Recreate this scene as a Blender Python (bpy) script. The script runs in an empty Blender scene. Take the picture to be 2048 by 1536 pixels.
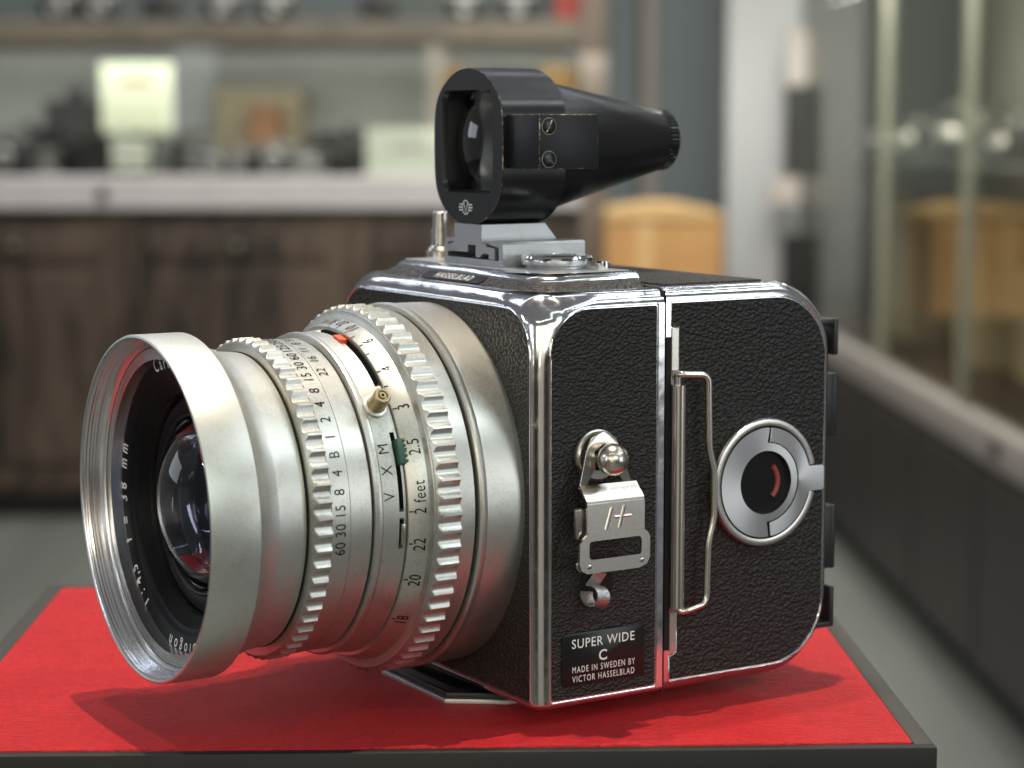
import bpy, bmesh, math, random
from mathutils import Vector, Matrix
random.seed(7)
sc = bpy.context.scene
COL = sc.collection
MM = 0.001

# ------------------------------------------------------------------ camera
F_PX = 4243.7
PITCH = 6.944; YAW = 31.586
cam_d = bpy.data.cameras.new('view_camera'); cam = bpy.data.objects.new('view_camera', cam_d); COL.objects.link(cam)
cam_d.sensor_width = 36; cam_d.lens = 36*F_PX/2048
cam_d.clip_start = 0.02; cam_d.clip_end = 60
cam.location = Vector((-4.607, -419.636, 121.717))*MM
cam.rotation_euler = (math.radians(90-PITCH), math.radians(0.068), 0)
cam_d.dof.use_dof = True; cam_d.dof.focus_distance = 0.434; cam_d.dof.aperture_fstop = 15.5
cam_d.dof.aperture_blades = 0
sc.camera = cam

# ------------------------------------------------------------------ world (dim shop interior beyond the built part)
w = bpy.data.worlds.new('World'); sc.world = w; w.use_nodes = True
bg = w.node_tree.nodes['Background']; bg.inputs[0].default_value = (0.95, 0.96, 1.0, 1); bg.inputs[1].default_value = 0.16
sc.view_settings.view_transform = 'Standard'; sc.view_settings.look = 'None'
sc.view_settings.exposure = 0.0; sc.view_settings.gamma = 1
sc.cycles.max_bounces = 10; sc.cycles.transparent_max_bounces = 8
sc.cycles.sample_clamp_indirect = 6

def spot(name, loc, target, power, col, size, angle=50, rad=0.02):
    d = bpy.data.lights.new(name, 'SPOT'); d.energy = power; d.color = col; d.shadow_soft_size = rad
    d.spot_size = math.radians(angle); d.spot_blend = 0.6
    o = bpy.data.objects.new(name, d); COL.objects.link(o); o.location = loc
    o.rotation_euler = (Vector(target)-Vector(loc)).to_track_quat('-Z', 'Y').to_euler(); return o
def area(name, loc, target, power, col, sx, sy):
    d = bpy.data.lights.new(name, 'AREA'); d.energy = power; d.color = col; d.shape = 'RECTANGLE'; d.size = sx; d.size_y = sy
    o = bpy.data.objects.new(name, d); COL.objects.link(o); o.location = loc
    o.rotation_euler = (Vector(target)-Vector(loc)).to_track_quat('-Z', 'Y').to_euler(); return o
HT = 1.75
for nm, lx, ly, p, c, r in (('ceiling_spot', 0.00, -0.07, 112, (1, .85, .66), .007),
                            ('ceiling_spot', 0.15, -0.12, 31, (1, .93, .82), .006),
                            ('ceiling_spot', 0.03, -0.22, 25, (1, .90, .76), .006)):
    spot(nm, (-lx*HT, -ly*HT, HT), (0, 0, 0.03), p, c, 1, 34, r)
# long ceiling tubes: cool white, give the streaks in the chrome
area('ceiling_tube', (-0.7, 0.9, 1.7), (-0.7, 0.9, 0), 4, (.82, .90, 1), 2.4, .05)
area('ceiling_tube', (0.4, 2.0, 1.7), (0.4, 2.0, 0), 7, (.82, .90, 1), 2.4, .05)
area('ceiling_tube', (1.3, -0.4, 1.7), (1.3, -0.4, 0), 3, (.86, 1, .93), .05, 2.4)
area('side_tube', (1.45, -0.32, 1.28), (0, 0, .1), 6, (.88, .97, 1), 1.0, .06)
area('ceiling_tube', (0.2, -1.3, 1.7), (0.2, -1.3, 0), 4, (.86, 1, .93), 2.4, .06)
# big soft fill lights added on the viewer's side, no window known there
area('front_fill_light', (0.9, -2.2, .9), (0, 0, .05), 8, (.84, 1.0, .94), 1.3, .8)
area('front_fill_light', (-1.9, -1.5, .55), (0, 0, .05), 5, (.88, .95, 1), .35, .9)
area('back_tube', (-1.35, 1.75, 1.42), (0, 0, .05), 2.6, (.70, .80, 1), 1.7, .035)
area('back_tube', (-1.0, 2.6, 1.5), (0, 0, .05), 2.0, (.78, .86, 1), 1.7, .04)
area('ceiling_tube', (1.0, .45, 1.7), (0, 0, .05), 2.0, (.85, .92, 1), 1.6, .03)
area('ceiling_tube', (1.25, .95, 1.7), (0, 0, .05), 2.0, (.85, .92, 1), 1.6, .03)
area('left_shop_window', (-2.3, 1.05, .45), (0, 0, .08), 2.6, (.85, .92, 1), .9, .45)
area('glint_light', (-1.2, -2.4, .9), (0, 0, .05), 4, (1, .9, .75), .25, .25)  # these small unseen lights are added for glints in the lens glass
area('glint_light', (-2.4, -.7, 1.2), (0, 0, .05), 4, (.9, .95, 1), .6, .05)
area('glint_light', (-.5, -2.6, .35), (0, 0, .05), 2.5, (1, .86, .66), .12, .7)
area('right_fill_light', (2.0, -1.05, .30), (0, 0, .05), 6.5, (.93, .98, 1), .8, .9)  # added fill, no known source: brightens flat chrome and gives the leather sheen
# room lamps over the far cabinets
area('back_room_lamp', (-.2, 4.0, 1.75), (-.2, 5.4, -.2), 48, (1, .95, .86), 2.6, .5)
area('right_aisle_lamp', (0.1, 3.0, 1.75), (1.0, 4.3, -.2), 30, (1, .95, .86), .5, 2.0)

# ------------------------------------------------------------------ materials
MATS = {}
def new_mat(name):
    m = bpy.data.materials.new(name); m.use_nodes = True; MATS[name] = m
    nt = m.node_tree; b = nt.nodes['Principled BSDF']; return m, nt, b
def N(nt, t, **kw):
    n = nt.nodes.new(t)
    for k, v in kw.items():
        if k in n.inputs.keys(): n.inputs[k].default_value = v
        else: setattr(n, k, v)
    return n
def coords(nt, scale=(1, 1, 1), rot=(0, 0, 0)):
    tc = N(nt, 'ShaderNodeTexCoord'); mp = N(nt, 'ShaderNodeMapping')
    mp.inputs['Scale'].default_value = [s*1000 for s in scale]; mp.inputs['Rotation'].default_value = rot
    nt.links.new(tc.outputs['Object'], mp.inputs[0]); return mp.outputs[0]
def noise(nt, v, scale, detail=3, rough=.5, dist=0):
    n = N(nt, 'ShaderNodeTexNoise'); n.inputs['Scale'].default_value = scale; n.inputs['Detail'].default_value = detail
    n.inputs['Roughness'].default_value = rough; n.inputs['Distortion'].default_value = dist
    nt.links.new(v, n.inputs['Vector']); return n.outputs['Fac']
def ramp(nt, f, stops):
    r = N(nt, 'ShaderNodeValToRGB'); e = r.color_ramp.elements
    while len(e) < len(stops): e.new(.5)
    for i, (p, c) in enumerate(stops):
        e[i].position = p; e[i].color = (c, c, c, 1) if not isinstance(c, tuple) else (*c, 1)
    nt.links.new(f, r.inputs[0]); return r.outputs[0]
def bump(nt, b, h, strength, dist, prev=None):
    n = N(nt, 'ShaderNodeBump'); n.inputs['Strength'].default_value = strength; n.inputs['Distance'].default_value = dist
    nt.links.new(h, n.inputs['Height'])
    if prev: nt.links.new(prev, n.inputs['Normal'])
    nt.links.new(n.outputs[0], b.inputs['Normal']); return n.outputs[0]
def plain(name, col, rough=.5, metal=0, bump_s=0, bscale=1, var=0, spec=.5):
    m, nt, b = new_mat(name)
    b.inputs['Base Color'].default_value = (*col, 1); b.inputs['Roughness'].default_value = rough
    b.inputs['Metallic'].default_value = metal; b.inputs['Specular IOR Level'].default_value = spec
    if var or bump_s:
        v = coords(nt); f = noise(nt, v, bscale, 5, .6)
        if var:
            mx = ramp(nt, f, [(.3, tuple(c*(1-var) for c in col)), (.7, tuple(min(1, c*(1+var)) for c in col))])
            nt.links.new(mx, b.inputs['Base Color'])
        if bump_s: bump(nt, b, f, bump_s, .0002)
    return m
def satin_metal(name, col, rough, stain=.25, grain=.12, scratch=True, met=1.0, flecks=0):
    m, nt, b = new_mat(name); b.inputs['Metallic'].default_value = met
    v = coords(nt)
    f1 = noise(nt, v, .09, 5, .6, .6); f2 = noise(nt, v, 2.2, 4, .75)
    mul = N(nt, 'ShaderNodeMath', operation='MULTIPLY'); nt.links.new(f1, mul.inputs[0]); nt.links.new(f2, mul.inputs[1])
    c = ramp(nt, mul.outputs[0], [(.10, tuple(x*(1-stain) for x in (col[0], col[1]*.97, col[2]*.90))), (.24, col), (.45, tuple(min(1, x*1.05) for x in col))])
    if flecks:
        fv = coords(nt, (.5, 1, 1), (.5, .6, .3)); ff = noise(nt, fv, .8, 5, .8, 1.5)
        fm = ramp(nt, ff, [(.29, 1.-flecks), (.33, 1.)]); mm = N(nt, 'ShaderNodeMix', data_type='RGBA', blend_type='MULTIPLY'); mm.inputs[0].default_value = 1
        nt.links.new(c, mm.inputs[6]); nt.links.new(fm, mm.inputs[7]); c = mm.outputs[2]
    nt.links.new(c, b.inputs['Base Color'])
    r = ramp(nt, f2, [(.3, rough*.93), (.7, rough*1.08)]); nt.links.new(r, b.inputs['Roughness'])
    fine = noise(nt, v, 9, 2, .6)
    pr = bump(nt, b, fine, grain, .00005)
    if met < 1:      # turning lines round the lens axis
        tl = noise(nt, coords(nt, (1, 0, 0)), 4.5, 4, .7); pr = bump(nt, b, tl, .35, .00003, pr)
    if scratch:
        vs = coords(nt, (.25, 1.2, 1.2), (.4, .7, .2)); s = noise(nt, vs, 1.6, 6, .75, 1.2)
        sr = ramp(nt, s, [(.30, 0.), (.33, 1.)])
        bump(nt, b, sr, .2, .00005, pr)
    return m
satin_metal('satin_aluminium', (.60, .60, .56), .36, .30, .22, False, .93)
satin_metal('satin_aluminium_hood', (.62, .625, .59), .39, .20, .20, True, .90, .45)
satin_metal('dull_aluminium', (.50, .51, .52), .42, .25, .2, False)
satin_metal('nickel', (.66, .625, .57), .25, .06, .0, False)
satin_metal('turned_aluminium', (.66, .66, .66), .22, .1, .03, False)
def turned(name, col, rough, axis, an=.85):
    m, nt, b = new_mat(name); b.inputs['Metallic'].default_value = 1; b.inputs['Base Color'].default_value = (*col, 1)
    b.inputs['Roughness'].default_value = rough; b.inputs['Anisotropic'].default_value = an
    tg_ = N(nt, 'ShaderNodeTangent', direction_type='RADIAL', axis=axis); nt.links.new(tg_.outputs[0], b.inputs['Tangent'])
    v = coords(nt); bump(nt, b, noise(nt, v, 5, 3, .6), .05, .00005)
turned('turned_dial', (.60, .60, .60), .32, 'Y', .65)
turned('turned_hood', (.84, .84, .84), .23, 'X', .5)
# polished chrome with fine scuffs
def chrome(name, col, rough):
    m, nt, b = new_mat(name); b.inputs['Metallic'].default_value = 1; b.inputs['Base Color'].default_value = (*col, 1)
    v = coords(nt); f = noise(nt, v, .25, 6, .7, .4); s = noise(nt, coords(nt, (1, .3, .8), (.3, .2, .9)), 3, 6, .8, 1)
    r = ramp(nt, f, [(.35, rough*.6), (.62, rough*1.6), (.72, rough*2.6)]); nt.links.new(r, b.inputs['Roughness'])
    sr = ramp(nt, s, [(.33, 0.), (.36, 1.)]); p = bump(nt, b, sr, .12, .00004)
    bump(nt, b, noise(nt, v, .15, 2, .5), .16, .0003, p)
    return m
chrome('chrome', (.78, .78, .79), .11)
chrome('bright_chrome', (.82, .82, .83), .07)
def leather(name, sx, sy, sz, base=(.013, .013, .013), rough=.46, strength=.9, dist=.00032):
    m, nt, b = new_mat(name); b.inputs['Base Color'].default_value = (*base, 1); b.inputs['Roughness'].default_value = rough
    b.inputs['Specular IOR Level'].default_value = .42
    v0 = coords(nt, (sx, sy, sz))
    nz = N(nt, 'ShaderNodeTexNoise'); nz.inputs['Scale'].default_value = .55; nz.inputs['Detail'].default_value = 3; nt.links.new(v0, nz.inputs['Vector'])
    mix = N(nt, 'ShaderNodeMix', data_type='RGBA', blend_type='ADD'); mix.inputs[0].default_value = 1.0
    nt.links.new(v0, mix.inputs[6]); nt.links.new(nz.outputs['Color'], mix.inputs[7])
    vo = N(nt, 'ShaderNodeTexVoronoi', feature='SMOOTH_F1'); vo.inputs['Scale'].default_value = 1; vo.inputs['Smoothness'].default_value = .35
    nt.links.new(mix.outputs[2], vo.inputs['Vector'])
    h = ramp(nt, vo.outputs['Distance'], [(0., 1.), (.35, .82), (.75, 0.)])
    p = bump(nt, b, h, strength, dist)
    fn = noise(nt, v0, 3.5, 3, .6); bump(nt, b, fn, .22, .00006, p)
    rr = ramp(nt, h, [(0, rough*1.5), (1, rough*.9)]); nt.links.new(rr, b.inputs['Roughness'])
    return m
leather('black_leather', 1.08, 1.08, 1.7, (.017, .016, .015), .42, 1.0, .00032)
leather('black_leather_fine', 1.1, 1.1, 1.6, (.018, .017, .016), .42, 1.0, .0003)
leather('magazine_leather', .96, .96, 1.42, (.017, .016, .015), .42, 1.0, .00034)
# red leather of the board
m, nt, b = new_mat('red_leather')
v = coords(nt); f = noise(nt, v, .05, 4, .6); g = noise(nt, coords(nt, (1, 1.6, 1), (0, 0, .5)), .6, 6, .75, .8)
c = ramp(nt, f, [(.3, (.66, .014, .022)), (.7, (.77, .023, .031))]); g2 = ramp(nt, g, [(.3, .68), (.7, 1.2)]); rm = N(nt, 'ShaderNodeMix', data_type='RGBA', blend_type='MULTIPLY'); rm.inputs[0].default_value = 1
nt.links.new(c, rm.inputs[6]); nt.links.new(g2, rm.inputs[7]); nt.links.new(rm.outputs[2], b.inputs['Base Color'])
b.inputs['Roughness'].default_value = .5; b.inputs['Specular IOR Level'].default_value = .32
pv = N(nt, 'ShaderNodeTexVoronoi', feature='DISTANCE_TO_EDGE'); pv.inputs['Scale'].default_value = 1.1
vd = coords(nt, (1, 1.5, 1), (0, 0, .35)); nt.links.new(vd, pv.inputs['Vector'])
pe = ramp(nt, pv.outputs['Distance'], [(0., 0.), (.18, 1.)])
p = bump(nt, b, pe, .5, .00022); p = bump(nt, b, g, 1, .0013, p); bump(nt, b, noise(nt, coords(nt, (.15, .5, 1), (0, 0, .25)), .5, 3, .5, .5), .5, .0009, p)
plain('black_paint', (.010, .010, .011), .28, 0, .10, 3, 0, .38)
plain('black_paint_matte', (.010, .010, .010), .55, 0, .2, 6)
plain('black_void', (.003, .003, .003), .8, 0)
plain('black_plastic', (.018, .018, .019), .42, 0, .1, 4)
plain('bezel_black', (.006, .006, .007), .42, 0, .05, 6, 0, .16)
plain('white_paint', (.84, .84, .82), .5)
plain('ink_black', (.012, .010, .008), .7, 0, 0, 1, 0, .1)
plain('orange_paint', (.80, .10, .03), .45)
plain('green_paint', (.020, .075, .050), .45, 0, .2, 2)
plain('brass', (.42, .34, .20), .38, .9, .15, 2, .25)
plain('worn_brass_steel', (.30, .28, .22), .40, 1, .15, 1.5, .2)
plain('zinc', (.52, .52, .50), .40, 1, .6, 2.5, .2)
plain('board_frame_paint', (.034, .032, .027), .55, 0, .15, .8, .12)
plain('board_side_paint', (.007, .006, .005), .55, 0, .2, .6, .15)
plain('plinth_stone', (.22, .22, .18), .6, 0, .1, .1, .1)
# painted black metal with brass/silver wear (used on edges)
m, nt, b = new_mat('worn_edge'); v = coords(nt); f = noise(nt, v, .9, 6, .75, .4)
mk = ramp(nt, f, [(.52, 0.), (.60, 1.)])
c = N(nt, 'ShaderNodeMix', data_type='RGBA'); nt.links.new(mk, c.inputs[0]); c.inputs[6].default_value = (.012, .012, .013, 1); c.inputs[7].default_value = (.50, .40, .27, 1)
nt.links.new(c.outputs[2], b.inputs['Base Color']); nt.links.new(mk, b.inputs['Metallic']); b.inputs['Roughness'].default_value = .35
m, nt, b = new_mat('black_paint_chipped'); v = coords(nt); f = noise(nt, v, .55, 7, .85, .3)
mk = ramp(nt, f, [(.245, 1.), (.26, 0.)])
c = N(nt, 'ShaderNodeMix', data_type='RGBA'); nt.links.new(mk, c.inputs[0]); c.inputs[6].default_value = (.009, .009, .010, 1); c.inputs[7].default_value = (.45, .43, .38, 1)
nt.links.new(c.outputs[2], b.inputs['Base Color']); nt.links.new(mk, b.inputs['Metallic']); b.inputs['Roughness'].default_value = .27; b.inputs['Specular IOR Level'].default_value = .42
bump(nt, b, noise(nt, v, 4, 3, .6), .08, .00005)
def glass(name, col=(1, 1, 1), ior=1.6, rough=0):
    m, nt, b = new_mat(name); b.inputs['Base Color'].default_value = (*col, 1); b.inputs['Transmission Weight'].default_value = 1
    b.inputs['IOR'].default_value = ior; b.inputs['Roughness'].default_value = rough; return m
glass('lens_glass', (.55, .58, .68), 1.42)
glass('finder_glass', (.92, .95, 1.0), 1.7)
# cabinet glass: thin sheet, mostly clear
m, nt, b = new_mat('cabinet_glass'); out = nt.nodes['Material Output']
tr = N(nt, 'ShaderNodeBsdfTransparent'); tr.inputs[0].default_value = (.95, .955, .94, 1)
gl = N(nt, 'ShaderNodeBsdfGlossy'); gl.inputs['Roughness'].default_value = .02; gl.inputs[0].default_value = (1, 1, .97, 1)
fr = N(nt, 'ShaderNodeFresnel'); fr.inputs[0].default_value = 1.5
mx = N(nt, 'ShaderNodeMixShader'); fm = N(nt, 'ShaderNodeMath', operation='MULTIPLY'); fm.inputs[1].default_value = .28; nt.links.new(fr.outputs[0], fm.inputs[0]); nt.links.new(fm.outputs[0], mx.inputs[0]); nt.links.new(tr.outputs[0], mx.inputs[1]); nt.links.new(gl.outputs[0], mx.inputs[2])
nt.links.new(mx.outputs[0], out.inputs[0])

# ------------------------------------------------------------------ mesh helpers (millimetres in, metres out)
def link(name, me, mats, parent=None, sharp=35, loc=None):
    o = bpy.data.objects.new(name, me); COL.objects.link(o)
    for m_ in (mats if isinstance(mats, (list, tuple)) else [mats]): me.materials.append(MATS[m_] if isinstance(m_, str) else m_)
    if parent is not None: o.parent = parent
    if sharp is not None and len(me.polygons):
        me.polygons.foreach_set('use_smooth', [True]*len(me.polygons)); me.set_sharp_from_angle(angle=math.radians(sharp))
    if loc is not None: o.location = loc
    return o
def from_bm(name, bm, mats, parent=None, sharp=35, recalc=True):
    bmesh.ops.remove_doubles(bm, verts=bm.verts, dist=1e-4)
    if recalc: bmesh.ops.recalc_face_normals(bm, faces=bm.faces)
    me = bpy.data.meshes.new(name); 
    for v_ in bm.verts: v_.co *= MM
    bm.to_mesh(me); bm.free(); return link(name, me, mats, parent, sharp)
def add_box(bm, x0, x1, y0, y1, z0, z1, bev=0, seg=2, mat=0, M=None):
    vs = [bm.verts.new((x, y, z)) for x in (x0, x1) for y in (y0, y1) for z in (z0, z1)]
    fs = [bm.faces.new([vs[i] for i in q]) for q in ((0, 1, 3, 2), (4, 6, 7, 5), (0, 4, 5, 1), (2, 3, 7, 6), (0, 2, 6, 4), (1, 5, 7, 3))]
    for f_ in fs: f_.material_index = mat
    geom = fs
    if bev:
        es = list({e for f_ in fs for e in f_.edges})
        r = bmesh.ops.bevel(bm, geom=es, offset=bev, segments=seg, profile=.5, affect='EDGES')
        vs = list({v_ for f_ in r['faces'] for v_ in f_.verts} | {v_ for v_ in vs if v_.is_valid})
    if M is not None:
        for v_ in vs:
            if v_.is_valid: v_.co = M @ v_.co
def box(name, x0, x1, y0, y1, z0, z1, mat, parent=None, bev=.3, seg=2):
    bm = bmesh.new(); add_box(bm, min(x0, x1), max(x0, x1), min(y0, y1), max(y0, y1), min(z0, z1), max(z0, z1), bev, seg)
    return from_bm(name, bm, mat, parent)
def add_prism(bm, pts, fn, h0, h1, bev=0, seg=2, hole=None):
    """pts: 2D outline; fn(a,b,h)->xyz ; hole: optional inner outline"""
    def ring(p, h): return [bm.verts.new(fn(a, b_, h)) for a, b_ in p]
    A = ring(pts, h0); B = ring(pts, h1); n = len(pts)
    for i in range(n): bm.faces.new((A[i], A[(i+1) % n], B[(i+1) % n], B[i]))
    if hole:
        C_ = ring(hole, h0); D = ring(hole, h1); k = len(hole)
        for i in range(k): bm.faces.new((C_[i], D[i], D[(i+1) % k], C_[(i+1) % k]))
        for R1, R2 in ((A, C_), (B, D)):
            es = []
            for R_ in (R1, R2):
                for i in range(len(R_)):
                    e = bm.edges.get((R_[i], R_[(i+1) % len(R_)]))
                    es.append(e)
            bmesh.ops.triangle_fill(bm, use_beauty=True, use_dissolve=False, edges=es)
        fb = None
    else:
        fa = bm.faces.new(A[::-1]); fb = bm.faces.new(B)
    if bev and fb is not None:
        bmesh.ops.bevel(bm, geom=list(fb.edges), offset=bev, segments=seg, profile=.5, affect='EDGES')
def prism(name, pts, fn, h0, h1, mat, parent=None, bev=0, seg=2, hole=None, sharp=35):
    bm = bmesh.new(); add_prism(bm, pts, fn, h0, h1, bev, seg, hole); return from_bm(name, bm, mat, parent, sharp)
def SIDE(a, b_, h): return (a, h, b_)          # outline in (u,w), height along v
def FRONT(a, b_, h): return (h, a, b_)         # outline in (v,w), height along u
def TOP(a, b_, h): return (a, b_, h)
def rrect(x0, x1, y0, y1, r, n=6, rs=None):
    if x0 > x1: x0, x1 = x1, x0
    if y0 > y1: y0, y1 = y1, y0
    rs = rs or (r, r, r, r)   # (x1y1, x0y1, x0y0, x1y0)
    out = []
    for (cx, cy, a0, rr) in ((x1-rs[0], y1-rs[0], 0, rs[0]), (x0+rs[1], y1-rs[1], 90, rs[1]), (x0+rs[2], y0+rs[2], 180, rs[2]), (x1-rs[3], y0+rs[3], 270, rs[3])):
        if rr < .01: out.append((cx, cy)); continue
        for i in range(n+1):
            a = math.radians(a0+90*i/n); out.append((cx+rr*math.cos(a), cy+rr*math.sin(a)))
    return out
def circ(cx, cy, r, n=48, a0=0, a1=360):
    full = abs(a1-a0) >= 360
    return [(cx+r*math.cos(math.radians(a0+(a1-a0)*i/(n if full else n-1))), cy+r*math.sin(math.radians(a0+(a1-a0)*i/(n if full else n-1)))) for i in range(n)]
def add_lathe(bm, prof, fn, n=96, closed=False, mats=None):
    rings = []
    for t, r in prof:
        if r < 1e-6: rings.append([bm.verts.new(fn(t, 0, 0))]*n)
        else: rings.append([bm.verts.new(fn(t, r*math.cos(2*math.pi*i/n), r*math.sin(2*math.pi*i/n))) for i in range(n)])
    seq = list(zip(rings[:-1], rings[1:]))
    if closed: seq.append((rings[-1], rings[0]))
    for k, (A, B) in enumerate(seq):
        for i in range(n):
            j = (i+1) % n; vs = []
            for v_ in (A[i], A[j], B[j], B[i]):
                if v_ not in vs: vs.append(v_)
            if len(vs) > 2:
                f_ = bm.faces.new(vs)
                if mats: f_.material_index = mats[k % len(mats)]
def lathe(name, prof, fn, mat, parent=None, n=96, closed=False, sharp=30, mats=None):
    bm = bmesh.new(); add_lathe(bm, prof, fn, n, closed, mats); return from_bm(name, bm, mat, parent, sharp)
V0, W0 = -42.67, 45.07
def AX(t, a, b_): return (t, V0+a, W0+b_)      # lens axis
def VX(cu, cw): return lambda t, a, b_: (cu+a, t, cw+b_)   # axis along v
def ZX(cu, cv): return lambda t, a, b_: (cu+a, cv+b_, t)   # vertical axis
def add_tube(bm, pts, r, n=12, cap=True):
    pts = [Vector(p_) for p_ in pts]; rings = []; up = None
    for i, p_ in enumerate(pts):
        d = (pts[min(i+1, len(pts)-1)]-pts[max(i-1, 0)]).normalized()
        if up is None:
            up = d.orthogonal().normalized()
        else: up = (up-d*up.dot(d)).normalized()
        s = d.cross(up); rr = r[i] if isinstance(r, (list, tuple)) else r
        rings.append([bm.verts.new(p_+(up*math.cos(2*math.pi*k/n)+s*math.sin(2*math.pi*k/n))*rr) for k in range(n)])
    for A, B in zip(rings[:-1], rings[1:]):
        for i in range(n): bm.faces.new((A[i], A[(i+1) % n], B[(i+1) % n], B[i]))
    if cap: bm.faces.new(rings[0][::-1]); bm.faces.new(rings[-1])
def fillet_path(pts, r, n=6):
    pts = [Vector(p_) for p_ in pts]; out = [pts[0]]
    for i in range(1, len(pts)-1):
        a = (pts[i-1]-pts[i]); b_ = (pts[i+1]-pts[i]); rr = min(r, a.length*.49, b_.length*.49)
        p1 = pts[i]+a.normalized()*rr; p2 = pts[i]+b_.normalized()*rr
        for k in range(n+1):
            t = k/n; out.append(p1*(1-t)**2+pts[i]*2*t*(1-t)+p2*t*t)
    out.append(pts[-1]); return out
def text_tris(s, size, xs=1.0, bold=0.0, shear=0.0, space=1.0, align='CENTER'):
    cu = bpy.data.curves.new('t', 'FONT'); cu.body = s; cu.size = size; cu.align_x = align; cu.align_y = 'CENTER'
    cu.offset = bold; cu.shear = shear; cu.space_character = space; cu.resolution_u = 4
    o = bpy.data.objects.new('t', cu); COL.objects.link(o)
    dg = bpy.context.evaluated_depsgraph_get(); dg.update(); me = o.evaluated_get(dg).to_mesh()
    vs = [(v_.co.x*xs, v_.co.y) for v_ in me.vertices]; fs = [tuple(p_.vertices) for p_ in me.polygons]
    o.evaluated_get(dg).to_mesh_clear(); bpy.data.objects.remove(o); bpy.data.curves.remove(cu)
    return vs, fs
def add_text(bm, s, size, fn, **kw):
    """fn(x,y)->xyz"""
    vs, fs = text_tris(s, size, **kw); V = [bm.verts.new(fn(x, y)) for x, y in vs]
    for f_ in fs:
        try: bm.faces.new([V[i] for i in f_])
        except ValueError: pass
def subdiv_text_obj(name, bm, mat, parent):
    me = bpy.data.meshes.new(name)
    for v_ in bm.verts: v_.co *= MM
    bm.to_mesh(me); bm.free(); return link(name, me, mat, parent, None)
def empty(name, loc=(0, 0, 0), rz=0, parent=None):
    o = bpy.data.objects.new(name, None); COL.objects.link(o); o.location = Vector(loc)*MM; o.rotation_euler = (0, 0, rz)
    o.empty_display_size = .02
    if parent is not None: o.parent = parent
    return o
def tag(o, label=None, cat=None, group=None, kind=None):
    if label: o['label'] = label
    if cat: o['category'] = cat
    if group: o['group'] = group
    if kind: o['kind'] = kind
    return o

# ------------------------------------------------------------------ THE CAMERA (local axes: x = lens direction u, y = side plate normal v, z = up w)
CAM = empty('medium_format_camera', (0, 0, 0), math.radians(180+YAW))
tag(CAM, 'vintage chrome and black leather medium format camera standing on the red board', 'camera')

def body_shell():
    hiU, loU, hiV, loV, hiW, loW = 0, -31.55, 0, -85.6, 88.3, 2.7
    def samples(lo, hi, d0, d1):
        s = {lo, hi}
        for k in range(0, 25):
            if d0: s.add(lo+d0*(k/24)**1.0)
            if d1: s.add(hi-d1*(k/24))
        x = lo+d0
        while x < hi-d1: s.add(x); x += 4
        return sorted(s)
    U = samples(loU, hiU, 0, 14); V = samples(loV, hiV, 14, 14); W = samples(loW, hiW, 3, 14)
    def R(p):
        u, v_, w_ = p
        dv = min(hiV-v_, v_-loV); d = max(hiU-u, dv, hiW-w_)
        s = max(0, min(1, (15-d)/13)); s = s*s*(3-2*s); return s
    def f(p):
        u, v_, w_ = p; s = R(p)
        ru = 4.0+4.2*s; rv = 3.8+4.2*s; rt = 3.6+3.6*s; rb = 1.7
        iu = min(u, hiU-ru); iv = max(loV+rv, min(hiV-rv, v_)); iw = max(loW+rb, min(hiW-rt, w_))
        rw = rt if w_ > 45 else rb
        q = Vector(((u-iu)/ru, (v_-iv)/rv, (w_-iw)/rw)); L = q.length
        if L < 1e-9: return p
        mx = max(abs(c_) for c_ in q); q = q/L*mx
        return (iu+q.x*ru, iv+q.y*rv, iw+q.z*rw)
    bm = bmesh.new()
    def grid(A, B, mk):
        G = [[bm.verts.new(f(mk(a, b_))) for b_ in B] for a in A]
        for i in range(len(A)-1):
            for j in range(len(B)-1): bm.faces.new((G[i][j], G[i+1][j], G[i+1][j+1], G[i][j+1]))
    grid(V, W, lambda a, b_: (hiU, a, b_)); grid(V, W, lambda a, b_: (loU, a, b_))
    grid(U, W, lambda a, b_: (a, hiV, b_)); grid(U, W, lambda a, b_: (a, loV, b_))
    grid(U, V, lambda a, b_: (a, b_, hiW)); grid(U, V, lambda a, b_: (a, b_, loW))
    return from_bm('body_shell', bm, 'chrome', CAM, 40)
shell = body_shell()
prism('side_leather', rrect(-29.5, -3.9, 5.1, 85, 8, 8, rs=(9, .3, .3, .3)), SIDE, -1.0, .14, 'black_leather', shell, .08, 1)
prism('front_leather', rrect(-83.2, -2.3, 5.1, 85, 9, 8, rs=(10, 10, .3, .3)), FRONT, -1.0, .14, 'black_leather_fine', shell, .08, 1)
# thin bright bead between leather and shell
for nm, pts, mp in (('bead', rrect(-29.9, -3.5, 4.7, 85.4, 8, 8, rs=(9.4, .5, .5, .5)), SIDE), ('bead', rrect(-83.6, -1.9, 4.7, 85.4, 9, 8, rs=(10.4, 10.4, .5, .5)), FRONT)):
    bm = bmesh.new(); P = [mp(a, b_, .0) for a, b_ in pts]; add_tube(bm, P+[P[0]], .22, 6, False); from_bm(nm, bm, 'bright_chrome', shell, 60)
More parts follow.
